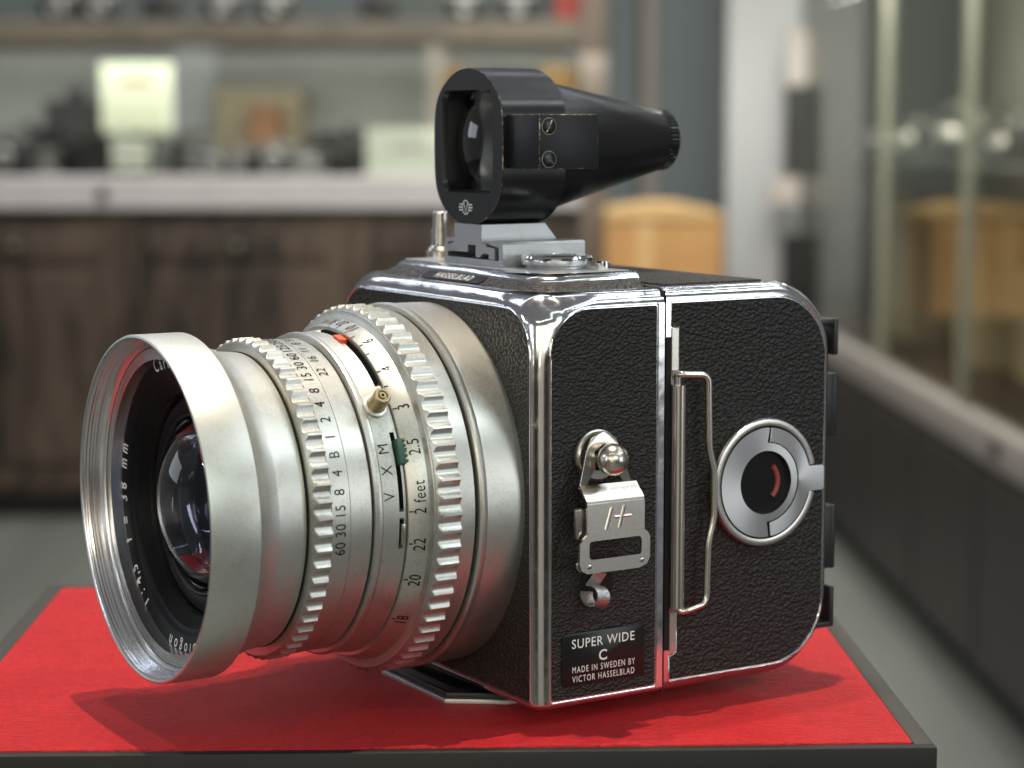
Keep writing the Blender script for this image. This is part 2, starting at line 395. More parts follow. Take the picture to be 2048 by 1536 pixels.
# name plate
NP = prism('name_plate', rrect(-26.7, -6.2, 7.7, 18.7, .8), SIDE, .05, .42, 'black_paint', CAM, .12, 2)
bm = bmesh.new()
def side_text(cu_, cw_, h): return lambda x, y: (cu_-x, h, cw_+y)     # text reads towards -u on the side face
add_text(bm, 'SUPER WIDE', 2.75, side_text(-16.3, 16.35, .45), xs=.93, space=1.12, bold=.015)
add_text(bm, 'C', 3.1, side_text(-16.2, 13.25, .45), bold=.05)
add_text(bm, 'MADE IN SWEDEN BY', 1.9, side_text(-16.4, 10.95, .45), xs=.70, space=1.25, bold=.0)
add_text(bm, 'VICTOR HASSELBLAD', 1.9, side_text(-16.4, 9.0, .45), xs=.70, space=1.25, bold=.0)
subdiv_text_obj('lettering', bm, 'white_paint', NP)

# raised top plate with leather band
def oct_rr(x0, x1, y0, y1, c):  # outline with cut front corners, square rear
    return [(x0, y0), (x1-c, y0), (x1-c*.45, y0+c*.2), (x1-c*.1, y0+c*.6), (x1, y0+c), (x1, y1-c), (x1-c*.1, y1-c*.6), (x1-c*.45, y1-c*.2), (x1-c, y1), (x0, y1)]
def loft(name, rings, mat, parent, cap=True, sharp=35):
    bm = bmesh.new(); RR = [[bm.verts.new(p_) for p_ in r_] for r_ in rings]; n = len(RR[0])
    for A, B in zip(RR[:-1], RR[1:]):
        for i in range(n): bm.faces.new((A[i], A[(i+1) % n], B[(i+1) % n], B[i]))
    if cap: bm.faces.new(RR[0][::-1]); bm.faces.new(RR[-1])
    return from_bm(name, bm, mat, parent, sharp)
def pr(x0, x1, y0, y1, c, z): return [(a, b_, z) for a, b_ in oct_rr(x0, x1, y0, y1, c)]
TP = loft('top_plate', [pr(-32, -7.7, -76.7, -10.2, 6, 89.6), pr(-32, -7.5, -76.9, -10.0, 6.2, 89.8), pr(-32, -7.6, -76.8, -10.1, 6.3, 90.2), pr(-32, -8.1, -76.3, -10.6, 6.2, 90.75), pr(-32, -8.9, -75.5, -11.4, 5.8, 91.15), pr(-32, -10.0, -74.4, -12.5, 5.2, 91.35)], 'chrome', CAM)
loft('top_leather_band', [pr(-31.6, -5.0, -79.4, -7.6, 7.0, 88.25), pr(-31.6, -7.55, -76.8, -10.1, 6.2, 89.85)], 'black_leather_fine', TP)
box('top_plate_insert', -31.8, -11.0, -73.6, -13.4, 91.3, 91.42, 'dull_aluminium', TP, .05, 1)
# plate with maker's name, lying on the sloped front of the band
import numpy as np
nvec = Vector((1.6, 0, 2.55)).normalized()
def band_fn(vc, sc_=1.0): 
    a0 = Vector((-6.28, vc, 89.05)); up = Vector((-2.55, 0, 1.6)).normalized()
    return lambda x, y: tuple(a0+Vector((0, 1, 0))*x+up*y+nvec*.20)
bm = bmesh.new(); q = band_fn(-43.2)
pl = [q(x, y) for x, y in ((-12.2, -1.35), (12.2, -1.35), (13.0, 0), (12.2, 1.35), (-12.2, 1.35), (-13.0, 0))]
top = [bm.verts.new(Vector(p_)) for p_ in pl]; bot = [bm.verts.new(Vector(p_)-nvec*.4) for p_ in pl]
bm.faces.new(top); bm.faces.new(bot[::-1])
for i in range(6): bm.faces.new((top[i], bot[i], bot[(i+1) % 6], top[(i+1) % 6]))
MP = from_bm('maker_plate', bm, 'bezel_black', CAM)
bm = bmesh.new(); add_text(bm, 'HASSELBLAD', 2.5, lambda x, y: tuple(Vector(q(x, y))+nvec*.03), shear=.35, bold=.0, space=1.35, xs=.85)
subdiv_text_obj('lettering', bm, 'white_paint', MP)

# accessory foot under the body
bm = bmesh.new()
FT = [(5.0, -28.3), (5.0, -57.0), (-6, -65), (-34, -65), (-34, -20.3), (-6, -20.3)]
FI = [(4.3, -28.8), (4.3, -56.5), (-6.2, -64.2), (-33.4, -64.2), (-33.4, -21.1), (-6.2, -21.1)]
foot = prism('tripod_foot', FT, TOP, -.55, .35, 'dull_aluminium', CAM, .15)
prism('foot_cover', FI, TOP, .3, 1.5, 'black_paint', foot, .2)
for k, uu in enumerate((2.4, 1.0)):
    box('foot_ridge', uu, uu+.5, -55.5, -29.8, 1.4, 1.75, 'black_paint', foot, .1, 1)
box('foot_block', -30, -4, -62, -23, 1.4, 2.75, 'black_paint', foot, .1, 1)

# ------------------------------------------------------------------ lens
LENS = lathe('lens_mount_ring', [(-.4, 38.9), (8.9, 38.95), (9.3, 39.2), (10.2, 39.25), (10.6, 38.9), (10.65, 36.5), (-.4, 36.5)], AX, 'satin_aluminium', CAM, 160, True)
def knurl(name, t0, t1, R, depth, n, seg, cham, rf, rin, mat, parent, phase=0):
    """scalloped grip ring from t0 (front) down to t1 (rear); front chamfer to radius rf over cham mm"""
    bm = bmesh.new(); NS = n*seg; rows = []
    ts = [t0-cham*k/6 for k in range(7)]+[t0-cham-.3, (t0+t1)/2, t1+.12, t1]
    for it, t in enumerate(ts):
        lim = rf+(R-rf)*min(1, (t0-t)/cham) if it < 7 else R
        row = []
        for i in range(NS):
            s = (i % seg)/seg
            g = 0 if s < .16 or s > .97 else math.sin(math.pi*(s-.16)/.81)**.75
            r = min(lim, R-depth*g)
            if it == len(ts)-1: r = min(r, R-.15)
            a = 2*math.pi*(i/NS)+phase
            row.append(bm.verts.new(AX(t, r*math.cos(a), r*math.sin(a))))
        rows.append(row)
    for t in (t1, t0):
        row = [bm.verts.new(AX(t, rin*math.cos(2*math.pi*i/NS+phase), rin*math.sin(2*math.pi*i/NS+phase))) for i in range(NS)]; rows.append(row)
    rows.append(rows[0])
    for A, B in zip(rows[:-1], rows[1:]):
        for i in range(NS):
            j = (i+1) % NS; bm.faces.new((A[i], A[j], B[j], B[i]))
    return from_bm(name, bm, mat, parent, 28)
focus = lathe('focusing_ring', [(11.1, 36), (11.1, 37.8), (11.3, 38.0), (14.75, 38.3), (14.75, 36)], AX, 'satin_aluminium', CAM, 160, True)
knurl('focus_grip', 20.1, 14.8, 39.15, .85, 70, 14, .9, 38.1, 35, 'satin_aluminium', focus)
lathe('distance_scale', [(20.1, 35), (20.1, 38.0), (20.3, 38.1), (20.5, 37.9), (20.62, 36.5), (20.75, 36.2), (24.5, 35.0), (24.65, 34.85), (24.65, 33)], AX, 'satin_aluminium', focus, 160, True)
shutter = None
def vxm_band():
    bm = bmesh.new(); NS = 480
    ts = [24.8, 24.82, 24.9, 25.35, 25.4, 25.6, 25.66, 26.25, 26.3, 26.9, 26.95, 29.7]
    def rr(t): return 34.15-(t-24.9)*.11
    def depth(t, d):
        if 25.37 < t < 26.27 and (2.2 <= d <= 28.2 or -10.6 <= d <= -1.2): return 1.6, 1
        if 24.81 < t < 26.92 and 47 <= d <= 92:
            return (.45, 0) if t > 25.62 or d < 47.8 else (1.8, 1)
        return 0, 0
    grid = []
    for t in ts:
        row = []
        for i in range(NS):
            d = i*360/NS; d = d-360 if d > 180 else d
            dp, _ = depth(t, d); r = rr(t)-dp; a = math.radians(d)
            row.append(bm.verts.new(AX(t, r*math.cos(a), r*math.sin(a))))
        grid.append(row)
    for k in range(len(ts)-1):
        for i in range(NS):
            f_ = bm.faces.new((grid[k][i], grid[k][(i+1) % NS], grid[k+1][(i+1) % NS], grid[k+1][i]))
            tm = (ts[k]+ts[k+1])/2; dm = (i+.5)*360/NS; dm = dm-360 if dm > 180 else dm
            if depth(tm, dm)[1]: f_.material_index = 1
    return from_bm('synchro_band', bm, ['satin_aluminium', 'black_void'], CAM, 30)
sync = vxm_band()
lathe('seam_ring', [(24.62, 31), (24.62, 33.3), (24.85, 33.3), (24.85, 31)], AX, 'black_void', sync, 128, True)
lathe('trim_ring', [(29.7, 32), (29.7, 33.55), (29.95, 33.85), (30.5, 33.95), (31.0, 33.8), (31.3, 33.4), (31.35, 31)], AX, 'satin_aluminium', sync, 160, True)
lathe('seam_ring', [(31.35, 30), (31.35, 31.9), (31.6, 31.9), (31.6, 30)], AX, 'black_void', sync, 128, True)
speed = lathe('shutter_speed_ring', [(31.6, 31), (31.6, 32.5), (31.75, 32.65), (36.35, 32.75), (36.4, 32.62), (36.5, 32.62), (36.55, 32.8), (40.5, 32.85), (40.5, 31)], AX, 'satin_aluminium', CAM, 160, True)
knurl('speed_grip', 44.5, 40.5, 33.4, .80, 62, 14, .85, 32.3, 30.6, 'satin_aluminium', speed, .02)
lathe('seam_ring', [(44.45, 29), (44.45, 30.6), (44.75, 30.6), (44.75, 29)], AX, 'black_void', speed, 128, True)

hood = lathe('lens_hood', [(44.7, 29), (44.7, 30.2), (45.0, 30.5), (51.0, 31.1), (51.15, 31.3), (51.2, 31.65), (53.0, 32.0), (54.6, 32.7), (55.8, 33.6), (56.5, 34.6), (56.62, 35.12), (56.8, 35.22), (66.5, 35.25), (66.85, 35.1), (66.95, 34.7),
    (66.75, 34.3), (66.5, 34.05), (66.15, 33.8), (65.8, 34.0), (65.45, 33.75), (65.1, 33.95), (64.75, 33.65), (64.4, 33.9), (64.05, 33.6), (63.7, 33.8), (63.35, 33.5), (63.1, 33.3), (62.3, 33.15), (62.2, 32.85), (61.9, 32.7), (61.8, 32.4), (61.8, 30)], AX, 'satin_aluminium_hood', CAM, 192, True, 25,
    mats=[0]*15+[1]*25)
hood.data.materials.append(MATS['turned_hood'])
def recentre(o, c):
    o.data.transform(Matrix.Translation(-Vector(c)*MM)); o.location = Vector(o.location)+Vector(c)*MM
recentre(hood, (0, V0, W0))
# bezel: engraved ring, ridged cone, retaining ring
prof = [(61.6, 32.8), (61.9, 32.5), (61.6, 32.2), (59.9, 31.8), (59.75, 31.5), (59.6, 31.4), (58.8, 26.9), (58.7, 26.7)]
t_, r_ = 58.5, 26.6
prof += [(58.4, 26.4), (57.9, 25.6)]; t_, r_ = 57.8, 25.4
for k in range(8):
    prof += [(t_, r_), (t_-.05, r_-.24), (t_-.26, r_-.32)]; t_ -= .26; r_ -= .32
prof += [(t_-.3, r_-.2), (t_-1.6, r_-.5), (t_-1.7, r_-1.3), (t_-.6, r_-1.5), (t_-.5, r_-2.4), (t_-1.0, r_-3.8), (t_-2, r_-4.6), (t_-8, r_-4.8)]
bezel = lathe('bezel_ring', prof, AX, 'bezel_black', CAM, 160)
rg = 18.0; tg = 54.2
# front element: biconvex-ish solid, deep barrel with a second element
R1 = 25.0
def sph(R, r, base, sgn=1): return base+sgn*(math.sqrt(max(0, R*R-r*r))-math.sqrt(R*R-rg*rg))
pf = [(sph(R1, rg*k/20, tg), rg*k/20) for k in range(21)]
pb = [(tg-3.0-(-sph(21, rg*k/20, 0)*-.95), rg*k/20) for k in range(20, -1, -1)]
lathe('front_element', pf+pb, AX, 'lens_glass', bezel, 96, False, 60)
pf2 = [(tg-9+ (math.sqrt(30*30-(12.5*k/12)**2)-math.sqrt(30*30-12.5**2)), 12.5*k/12) for k in range(13)]+[(tg-12, 12.5), (tg-12, 0)]
lathe('inner_element', pf2, AX, 'lens_glass', bezel, 64, False, 60)
lathe('inner_barrel', [(tg-1.2, rg+.1), (tg-5, rg-1), (tg-6.5, 15.5), (tg-8, 14.5), (tg-9, 12.6), (tg-13, 12.5), (tg-20, 8), (tg-20, 0)], AX, 'black_paint', bezel, 96)
lathe('retaining_ring', [(tg+.9, rg+.9), (tg+1.15, rg+.55), (tg+1.05, rg+.15), (tg+.5, rg-.05), (tg+.2, rg+.9)], AX, 'black_paint', bezel, 128, True)

# engraved lettering
def cyl(deg, tc, rfun, off=.08):
    def f(x, y):
        t = tc+y; r = rfun(t)+off; a = math.radians(deg)+x/rfun(tc); return AX(t, r*math.cos(a), r*math.sin(a))
    return f
bm = bmesh.new()
rs = lambda t: 32.83
for s, d in (('60', -9.8), ('30', -3.3), ('15', 3.3), ('8', 10.0), ('4', 16.5), ('B', 22.9), ('1', 29.4), ('2', 36.0), ('4', 42.3), ('8', 48.4), ('15', 55.0), ('30', 61.6), ('60', 68.0), ('125', 75.0), ('250', 83), ('500', 91)):
    add_text(bm, s, 3.2, cyl(d, 38.55, rs), xs=.86, space=1.06, bold=-.01)
ra = lambda t: 32.76
for s, d in (('22', 57.5), ('16', 65.5), ('11', 73), ('8', 80), ('5.6', 87), ('4.5', 94)):
    add_text(bm, s, 2.9, cyl(d, 34.7, ra), xs=.84, space=1.06, bold=-.01)
subdiv_text_obj('lettering', bm, 'ink_black', speed)
bm = bmesh.new(); rv = lambda t: 34.15-(t-24.9)*.11
for s, d in (('V', 6.8), ('X', 15.6), ('M', 23.0)): add_text(bm, s, 3.3, cyl(d, 28.15, rv), xs=.9, bold=-.02)
subdiv_text_obj('lettering', bm, 'ink_black', sync)
bm = bmesh.new(); rd = lambda t: 36.2-(t-20.75)*.32
for s, d in (('2 feet', 5.9), ('22', -9.5), ('20', -22.3), ('18', -39.5), ('2.5', 22.2), ('3', 36.1), ('4', 51.8), ('6', 67.0), ('10', 78.5), ('20', 86.0), ('50', 92.5), ('\u221e', 99)):
    add_text(bm, s, 3.35, cyl(d, 22.35, rd), xs=.80, space=1.08)
for d in (1.4, -9.3, -22.2, -39.4, 22.0, 36.0, 44.9, 51.5, 60.6, 66.1, 72.5, 77.3, 84, 90):
    f = cyl(d, 24.2, rd); V = [bm.verts.new(f(x, y)) for x, y in ((-.13, -.42), (.13, -.42), (.13, .42), (-.13, .42))]; bm.faces.new(V)
subdiv_text_obj('lettering', bm, 'ink_black', focus)
# white lettering round the bezel: clockwise seen from the front, tops outwards
def bez(deg):
    def f(x, y):
        r = 28.75+y; a = math.radians(deg)+x/28.75; t = 58.3+(r-26.6)*(.9/4.1)+.05
        return AX(t, r*math.cos(a), r*math.sin(a))
    return f
bm = bmesh.new()
for s, d, sp in (('Carl Zeiss', 92, 1.5), ('Nr 6058412', 0, 1.45), ('Biogon', -87, 1.75), ('1 : 4,5', -135.5, 1.3), ('f = 38 mm', -177.5, 1.75)):
    # seen from +u, v axis points LEFT of the viewer's right hand side, so angle grows clockwise-negative: mirror x
    def g(x, y, d=d):
        r = 29.15+y; a = math.radians(d)+x/29.15; t = 58.8+(r-26.9)*(.8/4.5)+.05
        return AX(t, r*math.cos(a), r*math.sin(a))
    if s.startswith('Nr'): continue
    bm = bmesh.new(); add_text(bm, s, 3.6, lambda x, y, g=g: g(-x, y), space=sp, xs=.84, bold=.04)
    subdiv_text_obj('lettering', bm, 'white_paint', bezel)

# small controls on the lens
def radial(deg, t):   # matrix: local z outwards, x along +phi, y along +u
    a = math.radians(deg); n_ = Vector((0, math.cos(a), math.sin(a))); x_ = Vector((0, -math.sin(a), math.cos(a))); y_ = Vector((1, 0, 0))
    o_ = Vector(AX(t, 0, 0)); return Matrix(((x_.x, y_.x, n_.x, o_.x), (x_.y, y_.y, n_.y, o_.y), (x_.z, y_.z, n_.z, o_.z), (0, 0, 0, 1)))
M = radial(38.5, 27.6)
sock = lathe('flash_socket', [(33.2, 2.2), (34.3, 2.15), (34.6, 1.85), (37.9, 1.8), (38.2, 1.6), (38.2, 1.15), (37.8, 1.1), (37.8, .75), (38.3, .7), (38.3, .35), (36.5, .3), (36.5, 0)], lambda t, a, b_: tuple(M @ Vector((a, b_, t))), 'brass', CAM, 32)
lathe('socket_collar', [(33.4, 2.6), (34.35, 2.55), (34.5, 2.2), (34.5, 1.8)], lambda t, a, b_: tuple(M @ Vector((a, b_, t))), 'satin_aluminium', sock, 32)
M2 = radial(21.3, 25.4); bm = bmesh.new()
add_box(bm, -2.6, 2.6, -.9, .45, 33, 35.5, .2, 2, 0, M2)
for k in range(5): add_box(bm, -2.35+k*1.05, -1.75+k*1.05, -1.35, -.7, 33.6, 35.6, .12, 1, 0, M2)
sl = from_bm('synchro_lever', bm, 'green_paint', CAM)
M3 = radial(-6.2, 25.6); bm = bmesh.new()
add_box(bm, -2.2, 2.2, -.45, .35, 32.6, 34.6, .25, 2, 0, M3); from_bm('cocking_pin', bm, 'nickel', CAM)
M4 = radial(76.5, 25.9); bm = bmesh.new()
add_box(bm, -1.6, 1.6, -.95, .7, 33, 34.35, .08, 1, 0, M4); from_bm('depth_pointer', bm, 'orange_paint', CAM)

# ------------------------------------------------------------------ strap lug and clip (side plate)
lug = lathe('strap_lug', [(0, 5.2), (.5, 5.4), (1.0, 5.3), (1.1, 4.9), (1.5, 5.0), (1.8, 4.8), (1.9, 3.0)], VX(-14.3, 55.2), 'nickel', CAM, 48)
lathe('lug_button', [(1.8, 2.4), (4.6, 2.4), (4.9, 2.9), (5.3, 3.2), (6.0, 3.25), (7.2, 3.1), (8.2, 2.6), (8.9, 1.8), (9.3, .9), (9.4, 0)], VX(-14.5, 55.0), 'nickel', lug, 48, False, 60)
# clip: triangular ear, bend, plate with slot
PV = 5.6
ear = prism('clip_ear', [(-8.4, 49.0), (-9.8, 49.0), (-12.4, 53), (-12.0, 56.5), (-14.3, 58.0), (-16.7, 56.4), (-17.1, 53), (-19.4, 49.2), (-21.6, 48.7), (-18.3, 56.6), (-17.4, 59), (-14.3, 60.4), (-11.3, 59.2), (-10.2, 56.6)], SIDE, 2.7, 3.2, 'nickel', lug, .12)
bm = bmesh.new()   # sloping bend
sec = [(2.7, 49.4), (3.2, 49.7), (5.9, 46.9), (6.1, 45.9), (5.6, 45.7), (5.4, 46.5)]
A = [bm.verts.new((-8.5, v_, w_)) for v_, w_ in sec]; B = [bm.verts.new((-22.4, v_, w_-.1)) for v_, w_ in sec]
for i in range(6): bm.faces.new((A[i], A[(i+1) % 6], B[(i+1) % 6], B[i]))
bm.faces.new(A); bm.faces.new(B[::-1]); from_bm('clip_bend', bm, 'nickel', lug)
plate = [(-8.5, 46.2), (-8.5, 40.0), (-7.7, 39.4), (-6.8, 38.4), (-6.7, 34.2), (-7.2, 32.8), (-8.6, 32.1), (-21.4, 32.1), (-23.2, 32.8), (-23.9, 34.2), (-23.9, 38.4), (-23.3, 39.4), (-22.5, 40.0), (-22.5, 46.2)]
clip = prism('strap_clip', plate, SIDE, PV-.1, PV+.5, 'nickel', lug, 0, hole=rrect(-21.8, -9.0, 34.9, 38.7, .8, 4))
prism('clip_spring', rrect(-21, -7.2, 38.8, 45.2, .4, 3), SIDE, 3.0, 4.6, 'nickel', lug, .2)
prism('clip_back', rrect(-23.6, -7.0, 32.4, 34.6, .8, 4), SIDE, 4.2, 4.9, 'nickel', lug, .1)
bm = bmesh.new(); hv = PV+.28                # raised emblem of two slanted bars joined by a short cross bar
for a, b_ in (((-14.4, 45.2), (-13.0, 40.8)), ((-17.4, 45.4), (-16.2, 40.9))): add_tube(bm, [(a[0], hv, a[1]), (b_[0], hv, b_[1])], .5, 8)
add_tube(bm, [(-15.0, hv, 43.2), (-19.2, hv, 43.2)], .42, 8); from_bm('emblem', bm, 'nickel', lug, 60)
for a in ((-9.0, 33.5), (-21.9, 33.6)): lathe('rivet', [(PV+.4, .55), (PV+.65, .45), (PV+.7, 0)], VX(*a), 'bright_chrome', lug, 12)
# small curled lever under the clip
lv = lathe('lever_well', [(.1, 3.6), (.35, 3.5), (.35, 0)], VX(-15.2, 28.6), 'black_void', CAM, 32)
bm = bmesh.new(); pth = []
for k in range(15):
    a = math.radians(110-k*22); pth.append((2.0*math.cos(a), 2.0*math.sin(a)))
rows = []
for (x, y) in [(1.2, 4.6)]+pth:
    L_ = math.hypot(x, y); ux, uy = x/L_, y/L_
    rows.append([bm.verts.new((-11.2-x*.35-dd*0, 2.6+x+ (ux*th), 26.8+y+(uy*th)-dz)) for (dd, th, dz) in ((0, 0, 0), (0, .35, 0))]+[bm.verts.new((-11.2-x*.35-3.0, 2.6+x+(ux*th), 26.8+y+(uy*th)-.5)) for th in (.35, 0)])
for A, B in zip(rows[:-1], rows[1:]):
    for i in range(4): bm.faces.new((A[i], A[(i+1) % 4], B[(i+1) % 4], B[i]))
bm.faces.new(rows[0]); bm.faces.new(rows[-1][::-1]); from_bm('lever', bm, 'zinc', lv, 45)

# ------------------------------------------------------------------ film magazine
U0, U1, WB, WT, RC = -31.95, -76.7, 2.9, 88.6, 16.5
def mag_profile(inset=0, n=14):
    x0, x1, y0, y1 = U1+inset, U0, WB+inset, WT-inset; r = RC-inset
    return [(x1, y0), (x1, y1)]+[(x0+r+r*math.cos(math.radians(90+90*i/n)), y1-r+r*math.sin(math.radians(90+90*i/n))) for i in range(n+1)]+[(x0+r+r*math.cos(math.radians(180+90*i/n)), y0+r+r*math.sin(math.radians(180+90*i/n))) for i in range(n+1)]
rings = []
rb = 2.7
for k in range(7):
    a = math.radians(90*k/6); ins = rb*(1-math.sin(a)); vv = -rb*(1-math.cos(a))
    rings.append([(x, vv, y) for x, y in mag_profile(ins)])
rings = rings[::1]
full = [[(x, -rb-.01, y) for x, y in mag_profile(0)]]
rings2 = []
for k in range(7):
    a = math.radians(90*k/6); ins = rb*(1-math.cos(a)); vv = -85.6+rb*(1-math.sin(a))
    rings2.append([(x, vv, y) for x, y in mag_profile(ins)])
mag = loft('film_magazine', rings+rings2, 'chrome', CAM)
mag_l = [(-33.25, 5.6), (-33.25, 10.9), (-35.1, 11.2), (-35.1, 20.2), (-35.1, 80.1), (-33.25, 80.2), (-33.25, 85.3)]+\
    [(-60.6+13.5*math.cos(math.radians(90+90*i/12)), 71.8+13.5*math.sin(math.radians(90+90*i/12))) for i in range(13)]+\
    [(-60.6+13.5*math.cos(math.radians(180+90*i/12)), 19.1+13.5*math.sin(math.radians(180+90*i/12))) for i in range(13)]
prism('magazine_side_leather', mag_l, SIDE, -1, .12, 'magazine_leather', mag, .08, 1)
bm = bmesh.new(); P = [SIDE(a, b_, .0) for a, b_ in [(a-(0.35 if a < -60 else 0), b_+(.35 if b_ > 80 else -.35 if b_ < 11 else 0)) for a, b_ in mag_l]]; add_tube(bm, P+[P[0]], .2, 6, False); from_bm('bead', bm, 'bright_chrome', mag, 60)
box('magazine_top_leather', -60, -34.2, -82, -4.2, 88.4, 88.95, 'magazine_leather', mag, .1, 1)
# back cover seen edge-on: black clips at the rear
# slide slot and hinge step plates
box('slide_slot', -33.15, -31.9, -1, .18, 12, 78.3, 'black_void', mag, 0)
box('slot_plate', -35.0, -33.2, -.5, .3, 70.2, 80.1, 'nickel', mag, .12, 1)
box('slot_plate', -35.0, -33.2, -.5, .3, 11.6, 20.2, 'nickel', mag, .12, 1)
box('split_gap', -31.98, -31.5, -85, -.35, 3.2, 87.8, 'black_void', mag, 0)
# dark slide with wire handle
bm = bmesh.new(); add_tube(bm, [(-34.4, 1.1, 21.2), (-34.4, 1.1, 68.3)], 1.6, 20); slide = from_bm('dark_slide', bm, 'nickel', CAM, 40)
bm = bmesh.new()
H = fillet_path([(-34.1, 1.2, 66), (-34.1, 1.2, 70.5), (-34.4, 2.2, 70.6), (-41.0, 2.6, 70.2), (-41.3, 2.6, 54.5), (-42.7, 2.6, 50.0), (-42.7, 2.6, 39.5), (-41.3, 2.6, 34.6), (-41.0, 2.6, 21.6), (-35.5, 2.6, 20.6), (-34.4, 2.0, 20.5), (-34.3, 1.3, 24)], 2.0)
add_tube(bm, H, .78, 12); from_bm('slide_handle', bm, 'nickel', slide, 60)
# counter / signal dial on the magazine
DC = (-57.0, 45.9)
bm = bmesh.new(); rows = []
for k in range(85):
    a = math.radians(-166.5+333*k/84)
    rows.append([bm.verts.new((DC[0]+r*math.cos(a), t, DC[1]+r*math.sin(a))) for t, r in ((0, 13.9), (1.6, 13.9), (2.1, 13.6), (2.2, 12.9), (2.1, 12.25), (1.7, 12.1), (0, 12.1))])
for A, B in zip(rows[:-1], rows[1:]):
    for i in range(7): bm.faces.new((A[i], A[(i+1) % 7], B[(i+1) % 7], B[i]))
bm.faces.new(rows[0]); bm.faces.new(rows[-1][::-1]); dial = from_bm('magazine_dial', bm, 'nickel', CAM, 30)
lathe('dial_gap', [(.3, 12.3), (.4, 12.1), (.4, 11.6)], VX(*DC), 'black_void', dial, 96)
# turned face split in two: inner disc (left half larger) and key flap with tab
def arc(r, a0, a1, n=28): return [(DC[0]+r*math.cos(math.radians(a0+(a1-a0)*i/(n-1))), DC[1]+r*math.sin(math.radians(a0+(a1-a0)*i/(n-1)))) for i in range(n)]
# plate A: full annulus 6.9..8.4 plus left half out to 11.9
outer = arc(11.85, 86, 274, 40)+arc(8.55, 272, 448, 36)
prism('dial_face', outer, SIDE, .6, 2.05, 'turned_dial', dial, .12, 1, hole=circ(DC[0], DC[1], 6.85, 48))
flap = arc(11.85, 84, 12.5, 20)+[(DC[0]+15.4, DC[1]+2.7), (DC[0]+15.9, DC[1]+2.2), (DC[0]+15.9, DC[1]-2.4), (DC[0]+15.4, DC[1]-2.9)]+arc(11.85, -13.5, -84, 20)+arc(8.75, -84, 84, 32)
flap = [(2*DC[0]-a, b_) for a, b_ in flap]; outer_ = [(2*DC[0]-a, b_) for a, b_ in outer]
prism('dial_flap', flap, SIDE, .6, 2.2, 'turned_dial', dial, .12, 1)
bpy.data.objects['dial_face'].data.transform(Matrix.Translation((DC[0]*MM, 0, 0)) @ Matrix.Scale(-1, 4, (1, 0, 0)) @ Matrix.Translation((-DC[0]*MM, 0, 0)))
bpy.data.objects['dial_face'].data.flip_normals()
lathe('dial_well', [(1.9, 6.95), (-2.4, 6.7), (-2.5, 0)], VX(*DC), 'black_void', dial, 48)
lathe('dial_window', [(.9, 6.85), (.9, 0)], VX(*DC), 'ruby_glass' if 'ruby_glass' in MATS else 'bezel_black', dial, 48)
for o_ in (bpy.data.objects['dial_face'], bpy.data.objects['dial_flap']): recentre(o_, (DC[0], 0, DC[1]))
bm = bmesh.new(); add_tube(bm, [(DC[0]-3.9*math.cos(math.radians(a)), 1.0, DC[1]+4.2*math.sin(math.radians(a))) for a in range(-52, 53, 8)], .62, 8)
plain('indicator_red', (.30, .055, .05), .45, 0, 0, 1, 0); from_bm('signal_mark', bm, 'indicator_red', dial, 60)
# black clips on the magazine back
def back_loop(w0, w1, closed_at):
    bm = bmesh.new(); t = 1.3
    add_box(bm, -80.4, -79.1, -7, -2.6, w0, w1, .35, 2)                # outer wall
    if closed_at == 'top': add_box(bm, -80.3, -75, -7, -2.7, w1-t, w1-.02, .3, 2)
    if closed_at == 'bottom': add_box(bm, -80.3, -74.5, -7, -2.7, w0+.02, w0+t, .3, 2)
    if closed_at == 'solid': add_box(bm, -80.35, -75.8, -7, -2.65, w0+.05, w1-.05, .5, 2)
    return from_bm('back_clip', bm, 'black_plastic', mag)
back_loop(71.6, 79.7, 'top'); back_loop(53.5, 67.6, 'solid'); back_loop(23.9, 38.2, 'solid'); back_loop(10.6, 19.8, 'bottom')
box('back_plate', -78, -76.3, -83, -6, 14, 76, 'black_plastic', mag, .5)

